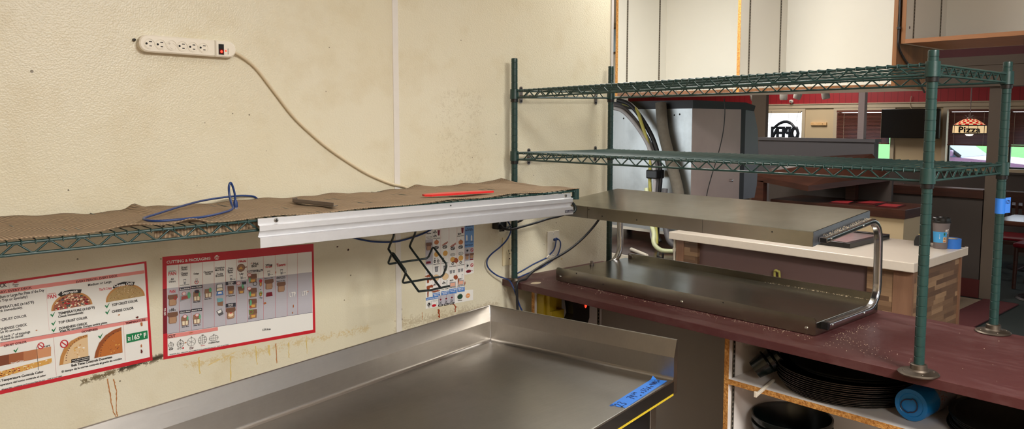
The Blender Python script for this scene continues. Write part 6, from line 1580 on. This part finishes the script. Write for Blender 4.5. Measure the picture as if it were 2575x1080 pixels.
def lw(u, v): a = pi+.62-u/.1745; a = pi-.0-(u/.1745); return (LC[0]+.1748*cos(a), LC[1]+.1748*sin(a)*1.0, .52+v)
def lw2(off):
    return lambda u, v: (LC[0]-.1755*cos(((u+off)/.1755)), LC[1]-.1755*sin((u+off)/.1755), .52+v)
f0 = -radians(17.5)*.1755
m = MB(); text_at(m, 'Pizza', lambda u, v: lw2(-f0)(u, v), .0, .0, .235, .070); m.build('lettering', 'lamp_black', lp)
m = MB(); m.lathe([(0,.44),(.03,.445),(.045,.465),(.03,.49),(0,.495)], (*LC, 0), 20); m.build('bulb', 'bulb', lp)
# low wall, pillars, beam, partition
m = MB(); m.box((6.06, .19, H0+.005), (6.16, 1.32, -.105)); m.build
struct(m, 'wall_low_divider', ['wall_dark'])
m = MB(); m.box((6.03, .18, -.105), (6.19, 1.33, -.02), 0, .004); struct(m, 'trim_7', ['cherry'])
m = MB(); m.box((6.045, .18, H0+.005), (6.0595, 1.32, -.87)); struct(m, 'baseboard_low_divider', ['base_red'])
m = MB(); m.box((6.05, .055, H0+.005), (6.17, .178, .934)); struct(m, 'pillar_right', ['paint_taupe'])
m = MB(); m.box((6.06, 2.44, H0+.005), (6.12, 2.62, .934)); struct(m, 'pillar_left', ['paint_taupe'])
m = MB(); m.box((6.0, -5.0, .935), (6.22, 2.7, 1.215)); m.box((5.985, -5.0, 1.13), (6.0, 2.7, 1.14)); struct(m, 'beam_dining', ['paint_taupe'])
m = MB(); m.box((6.0, -5.0, 1.2155), (6.22, 2.7, TOP)); struct(m, 'wall_upper_band', ['maroon_paint'])
m = MB(); m.box((5.5, .97, H0+.005), (5.6, 2.19, .415)); struct(m, 'wall_half_partition', ['cool_grey'])
m = MB(); m.box((5.48, .955, .415), (5.62, 2.205, .445)); struct(m, 'trim_8', ['cool_grey'])
m = MB(); m.box((5.52, 1.085, .4455), (5.58, 1.145, TOP)); struct(m, 'pillar_post', ['post_grey'])
# host stand
hs = thing('host_stand', 'dark wooden host stand with a slanted top and menu shelf', 'stand', (4.95, 1.1, H0))
L_, C_, R_, T2, T1 = (4.6,1.73,.11), (4.6,1.155,.04), (5.3,.74,.12), (5.3,.90,.315), (5.3,1.5,.265)
vs = [L_, C_, R_, T2, T1]; m = MB(); m.add(vs+[(x, y, z-.05) for x, y, z in vs], [(0,1,3,4),(1,2,3),(5,8,6),(5,9,8),(6,8,7),(0,5,6,1),(1,6,7,2),(2,7,8,3),(3,8,9,4),(4,9,5,0)]); m.build('slanted_top', 'cherry', hs)
m = MB(); m.add([(4.80,1.09,.098),(4.95,1.0,.125),(5.08,1.02,.20),(4.93,1.14,.185)], [(0,1,2,3)]); m.build('paper', 'ink_lilac', hs)
for x, y0, y1, zt in ((4.6, 1.60, 1.72, .055), (5.2, 1.0, 1.09, .1)):
    m = MB(); m.box((x, y0, H0+.005), (x+.07, y1, zt)); m.build('leg', 'cherry', hs)
m = MB(); m.box((5.32, .72, H0+.005), (5.36, 1.95, .07)); m.build('back_panel', 'wall_dark', hs)
m = MB(); m.box((4.72, .36, -.20), (5.31, 1.59, -.12), 0, .004); m.build('menu_shelf', 'cherry', hs)
m = MB(); m.box((4.75, .38, H0+.005), (5.3, .98, -.2005)); m.build('lower_cabinet', 'paint_cream', hs)
for i, (x, y, rz, lb) in enumerate(((4.90, .98, .2, 'red menu lying furthest left on the host stand shelf'), (5.05, .78, -.1, 'red menu lying at the back of the host stand shelf'), (4.92, .56, .1, 'red menu lying furthest right on the host stand shelf'))):
    m = MB(); m.box((-.12, -.085, .0005), (.12, .085, .006)); m.box((-.125, -.09, .006), (.125, .09, .009), 1); m.box((-.11, -.075, .0091), (.11, .075, .0095)); o = m.build('menu_booklet', ['menu_red', 'black_plastic']); o.location = (x, y, -.1195); o.rotation_euler[2] = rz; tag(o, lb, 'menu', 'menus on the host stand')
# tables and chairs
def make_table(label, x, y, w, d, mat='cherry_top'):
    t = thing('dining_table', label, 'table', (x, y, H0+.005), 0, 'dining tables')
    m = MB(); m.box((x-w/2, y-d/2, -.335), (x+w/2, y+d/2, -.30), 0, .004); m.build('tabletop', mat, t)
    m = MB(); m.lathe([(.04, H0+.03), (.035, -.336)], (x, y, 0), 14); m.build('pedestal', 'black_plastic', t)
    m = MB(); m.lathe([(0, H0+.0055), (.24, H0+.0055), (.22, H0+.02), (.05, H0+.035), (0, H0+.035)], (x, y, 0), 24); m.build('base', 'black_plastic', t); return t
def chair_proto():
    t = thing('dining_chair', '', 'chair', (0, 0, 0), 0, 'dining chairs')
    for sx in (-1, 1):
        m = MB(); m.tube([(sx*.19, -.19, 0), (sx*.185, -.185, .41)], [.018, .021], 8); m.build('leg', 'cherry', t)
        m = MB(); m.tube(smooth_path([(sx*.19, .22, 0), (sx*.185, .19, .42), (sx*.185, .21, .65), (sx*.18, .25, .88)], 4), .02, 8); m.build('leg', 'cherry', t)
    m = MB(); m.box((-.20, -.20, .37), (.20, .20, .415), 0, .006); m.build('seat_frame', 'cherry', t)
    m = MB(); m.box((-.215, -.215, .4155), (.215, .195, .46), 0, .02); m.build('seat', 'seat_red', t)
    m = MB(); m.box((-.19, .225, .78), (.19, .26, .90), 0, .01); m.box((-.18, .20, .52), (.18, .225, .57), 0, .006)
    for k in range(5): m.box((-.125+k*.0625-.012, .21, .56), (-.125+k*.0625+.012, .235, .79))
    m.build('backrest', 'cherry', t)
    m = MB(); m.tube([(-.19, -.185, .18), (-.19, .2, .18)], .011, 8); m.tube([(.19, -.185, .18), (.19, .2, .18)], .011, 8); m.build('stretcher', 'cherry', t)
    return t
make_table('dining table nearest the low divider, by the right pillar', 6.44, -.26, .6, .74)
make_table('glossy dining table further back, beyond the nearest table', 8.1, .28, .8, .75)
make_table('dining table with a napkin holder seen over the low divider', 7.5, 1.75, .75, .75)
ch = chair_proto(); spots = [(6.965, -.10, -1.5708, 'red-seated wooden chair by the right pillar, tucked behind the nearest table'), (6.98, -.60, -1.5708, 'wooden chair on the far side of the nearest dining table'), (8.1, .93, 3.14159, 'wooden chair behind the glossy further table'), (7.42, .25, -1.5, 'red-seated wooden chair between the two right-hand tables'), (6.86, 1.85, -1.5708, 'wooden chair backing on to the low divider, left'), (7.5, 1.06, 0., 'wooden chair back showing just over the low divider, right'), (8.14, 1.8, 1.5708, 'wooden chair furthest back behind the napkin holder table')]
for i, (x, y, rz, lb) in enumerate(spots):
    o = ch if i == 0 else copy_tree(ch)
    o.location = (x, y, H0+.005); o.rotation_euler = (0, 0, rz); o['label'] = lb
nb = thing('napkin_holder', 'brown napkin holder on the table behind the low divider', 'napkin holder', (7.45, 1.55, -.30))
m = MB(); m.box((7.38, 1.48, -.2995), (7.52, 1.62, -.21)); m.build('box', 'sign_dark', nb)
m = MB(); m.box((7.40, 1.50, -.2095), (7.50, 1.60, -.15), 0, .02); m.build('napkins', 'napkin', nb)
m = MB(); m.box((7.42, 1.44, -.2995), (7.55, 1.475, -.2), 0, .006); o = m.build('salt_shaker_caddy', 'chrome_shaker'); tag(o, 'shiny caddy beside the napkin holder', 'caddy')
m = MB(); m.box((4.3, -.157, H0+.0045), (6.02, .125, H0+.016), 0, .003); tag(m.build('floor_mat', 'mat_red'), 'dark red floor mat in front of the right pillar', 'mat')
# track lights and a camera
tk = MB(); tk.box((7.46, .9, 1.10), (7.5, 4.5, 1.135)); tkt = tk.build('light_track', 'track_white'); tag(tkt, 'white ceiling light track in the dining room', 'track')
m = MB(); m.box((7.47, 1.2, 1.135), (7.49, 1.22, TOP-.001)); m.box((7.47, 4.2, 1.135), (7.49, 4.22, TOP-.001)); m.build('track_stem', 'track_white', tkt)
for y, tl_, lb in ((3.01, 0, 'left white track spotlight hanging straight down'), (2.76, .35, 'middle white track spotlight, tilted right'), (2.47, -.2, 'right white track spotlight, tilted left'), (3.48, -.25, 'white track spotlight furthest left, over the drink machine')):
    t = thing('track_spotlight', lb, 'spotlight', (7.48, y, .885), 0, 'track spotlights')
    R_ = Matrix.Translation((7.48, y, 1.09)) @ Matrix.Rotation(tl_, 4, 'X')
    m = MB(); m.lathe([(0,-.05),(.045,-.05),(.05,-.06),(.05,-.175),(.044,-.2),(.036,-.2),(.036,-.17),(0,-.17)], (0,0,0), 22); m.xf(R_).build('can', 'track_white', t)
    m = MB(); m.tube([(0,0,.011),(0,0,-.05)], .012, 8); m.xf(R_).build('stem', 'track_white', t)
sc_ = thing('security_camera', 'small white dome camera on the window header', 'camera', (8.93, 3.68, .87))
m = MB(); m.tube([(8.955, 3.68, .868), (8.93, 3.68, .885)], .008, 8); m.build('bracket', 'track_white', sc_)
m = MB(); m.lathe([(0,-.02),(.03,-.015),(.032,.01),(.02,.025),(0,.028)], (8.925, 3.68, .905), 18); m.lathe([(0,0),(.014,0),(0,.006)], (8.893, 3.672, .905), 12, 1); m.build('dome', ['track_white', 'slot'], sc_)
# side window high up past the cream wall, imitated by a pale blue panel
m = MB(); m.box((5.0, 3.66, H0+.005), (5.1, 6.0, TOP-.002)); struct(m, 'wall_service', ['white_laminate'])
nbd = thing('window_stand_in', 'pale blue framed panel standing in for a bright window between the cream wall and the hanging cabinets', 'board', (4.99, 4.0, 1.41))
m = MB(); m.box((4.975, 3.70, 1.42), (4.999, 4.3, 1.68)); m.build('panel', 'pane_blue', nbd)
m = MB(); m.box((4.968, 3.69, 1.40), (4.9995, 4.3, 1.42)); m.box((4.968, 3.69, 1.68), (4.9995, 4.3, 1.70)); m.box((4.968, 3.69, 1.42), (4.9995, 3.705, 1.68)); m.build('frame', 'zinc', nbd)
# outside
gz = H0+.01
m = MB(); m.box((9.2, -30, H0-.1), (24, 40, gz-.001)); struct(m, 'parking_lot', ['concrete'])
m = MB(); m.grid(lambda u, v: (24+60*u, -40+49.0*v+27*u, gz+.85*u), 10, 4); struct(m, 'lawn', ['grass'])
car = thing('parked_car', 'pale purple car parked outside the window, bonnet to the right', 'car', (14.8, 2.6, gz))
m = MB(); m.prism([(.9,gz+.3),(.95,gz+.62),(1.3,gz+.80),(2.2,gz+.90),(3.02,gz+.96),(4.0,gz+.98),(4.15,gz+.9),(4.18,gz+.3)], 'x', 14.0, 15.75); m.build('body', 'car_paint', car)
m = MB(); m.prism([(3.0,gz+.961),(3.6,gz+1.40),(3.95,gz+1.40),(4.12,gz+.975)], 'x', 14.12, 15.63); m.build('windows', 'car_glass', car)
m = MB(); m.prism([(3.58,gz+1.401),(3.62,gz+1.44),(3.92,gz+1.44),(3.98,gz+1.401)], 'x', 14.1, 15.65); m.build('roof', 'car_paint', car)
m = MB(); m.tube([(14.1, 3.02, gz+.975), (14.12, 3.6, gz+1.41)], .035, 8); m.tube([(14.1, 4.1, gz+.98), (14.12, 3.95, gz+1.41)], .04, 8); m.build('window_pillars', 'tire', car)
m = MB(); m.box((13.9, 3.1, gz+.98), (14.02, 3.3, gz+1.1), 0, .03); m.build('mirror', 'car_paint', car)
for y in (1.7, 3.75):
    for x in (14.05, 15.7):
        m = MB(); m.lathe([(0,-.1),(.3,-.1),(.33,-.06),(.33,.06),(.3,.1),(0,.1)], (x, y, gz+.331), 24, 0, 'x'); m.build('wheel', 'tire', car)
# ------------------------------------------------------------------ light
def area(name, loc, sx, sy, power, color=(1,1,1), rot=(0,0,0)):
    l = bpy.data.lights.new(name, 'AREA'); l.shape = 'RECTANGLE'; l.size = sx; l.size_y = sy; l.energy = power; l.color = color
    o = bpy.data.objects.new(name, l); COL.objects.link(o); o.location = loc; o.rotation_euler = rot; return o
warm = (1, .982, .925)
area('ceiling_light_over_counter', (.95, -.05, TOP-.02), .5, .9, 27, warm)
area('ceiling_light_over_table', (-1.0, -1.3, TOP-.02), .6, 1.2, 5, warm)
area('aisle_fill_light', (-.9, -3.3, TOP-.02), .6, 1.2, 125, warm)  # added fill, no known fixture; lights the notices under the wall shelf
area('ceiling_light_behind', (-2.4, -4.4, TOP-.02), .6, 1.2, 75, warm)
area('ceiling_light_dining', (7.6, 3.2, TOP-.02), 1.2, .6, 34, (1, .92, .84))
area('ceiling_light_entry', (3.6, .9, TOP-.02), 1.2, .6, 30, (1, .94, .87))
area('hall_fill_light', (3.2, 3.3, TOP-.02), 1.2, .6, 30, (1, .96, .9))  # added fill, brightens the otherwise dark wall behind the cabinet gap
w = bpy.data.worlds.new('sky'); scn.world = w; w.use_nodes = True; nt = w.node_tree; bg = nt.nodes['Background']
tc = nt.nodes.new('ShaderNodeTexCoord'); sx = nt.nodes.new('ShaderNodeSeparateXYZ'); nt.links.new(tc.outputs['Generated'], sx.inputs[0])
cr = nt.nodes.new('ShaderNodeValToRGB'); cr.color_ramp.elements[0].position = .0; cr.color_ramp.elements[0].color = (.8, .86, .9, 1); cr.color_ramp.elements[1].position = .6; cr.color_ramp.elements[1].color = (.55, .75, 1, 1)
nt.links.new(sx.outputs[2], cr.inputs[0]); nt.links.new(cr.outputs[0], bg.inputs['Color']); bg.inputs['Strength'].default_value = 2.6

# ------------------------------------------------------------------ lift so the floor is z = 0, then the camera
for o in list(COL.objects):
    if o.parent is None: o.location.z += LIFT
cam = bpy.data.cameras.new('camera'); co = bpy.data.objects.new('camera', cam); COL.objects.link(co); scn.camera = co
cam.sensor_fit = 'HORIZONTAL'; cam.sensor_width = 36; cam.lens = 1947.92/2575*36; cam.shift_y = -66.18/2575; cam.clip_start = .05; cam.clip_end = 300
yaw, pitch, roll = .8393, .0882, -.0002
f = Vector((cos(yaw)*cos(pitch), sin(yaw)*cos(pitch), -sin(pitch))); r = Vector((sin(yaw), -cos(yaw), 0)); u = r.cross(f)
r2 = r*cos(roll)+u*sin(roll); u2 = -r*sin(roll)+u*cos(roll)
co.matrix_world = Matrix(((r2.x, u2.x, -f.x, -2.0111), (r2.y, u2.y, -f.y, -2.2262), (r2.z, u2.z, -f.z, .6312+LIFT), (0, 0, 0, 1)))
vs_ = scn.view_settings; vs_.view_transform = 'Standard'; vs_.look = 'None'; vs_.gamma = 1; vs_.use_curve_mapping = False; vs_.exposure = 0.4
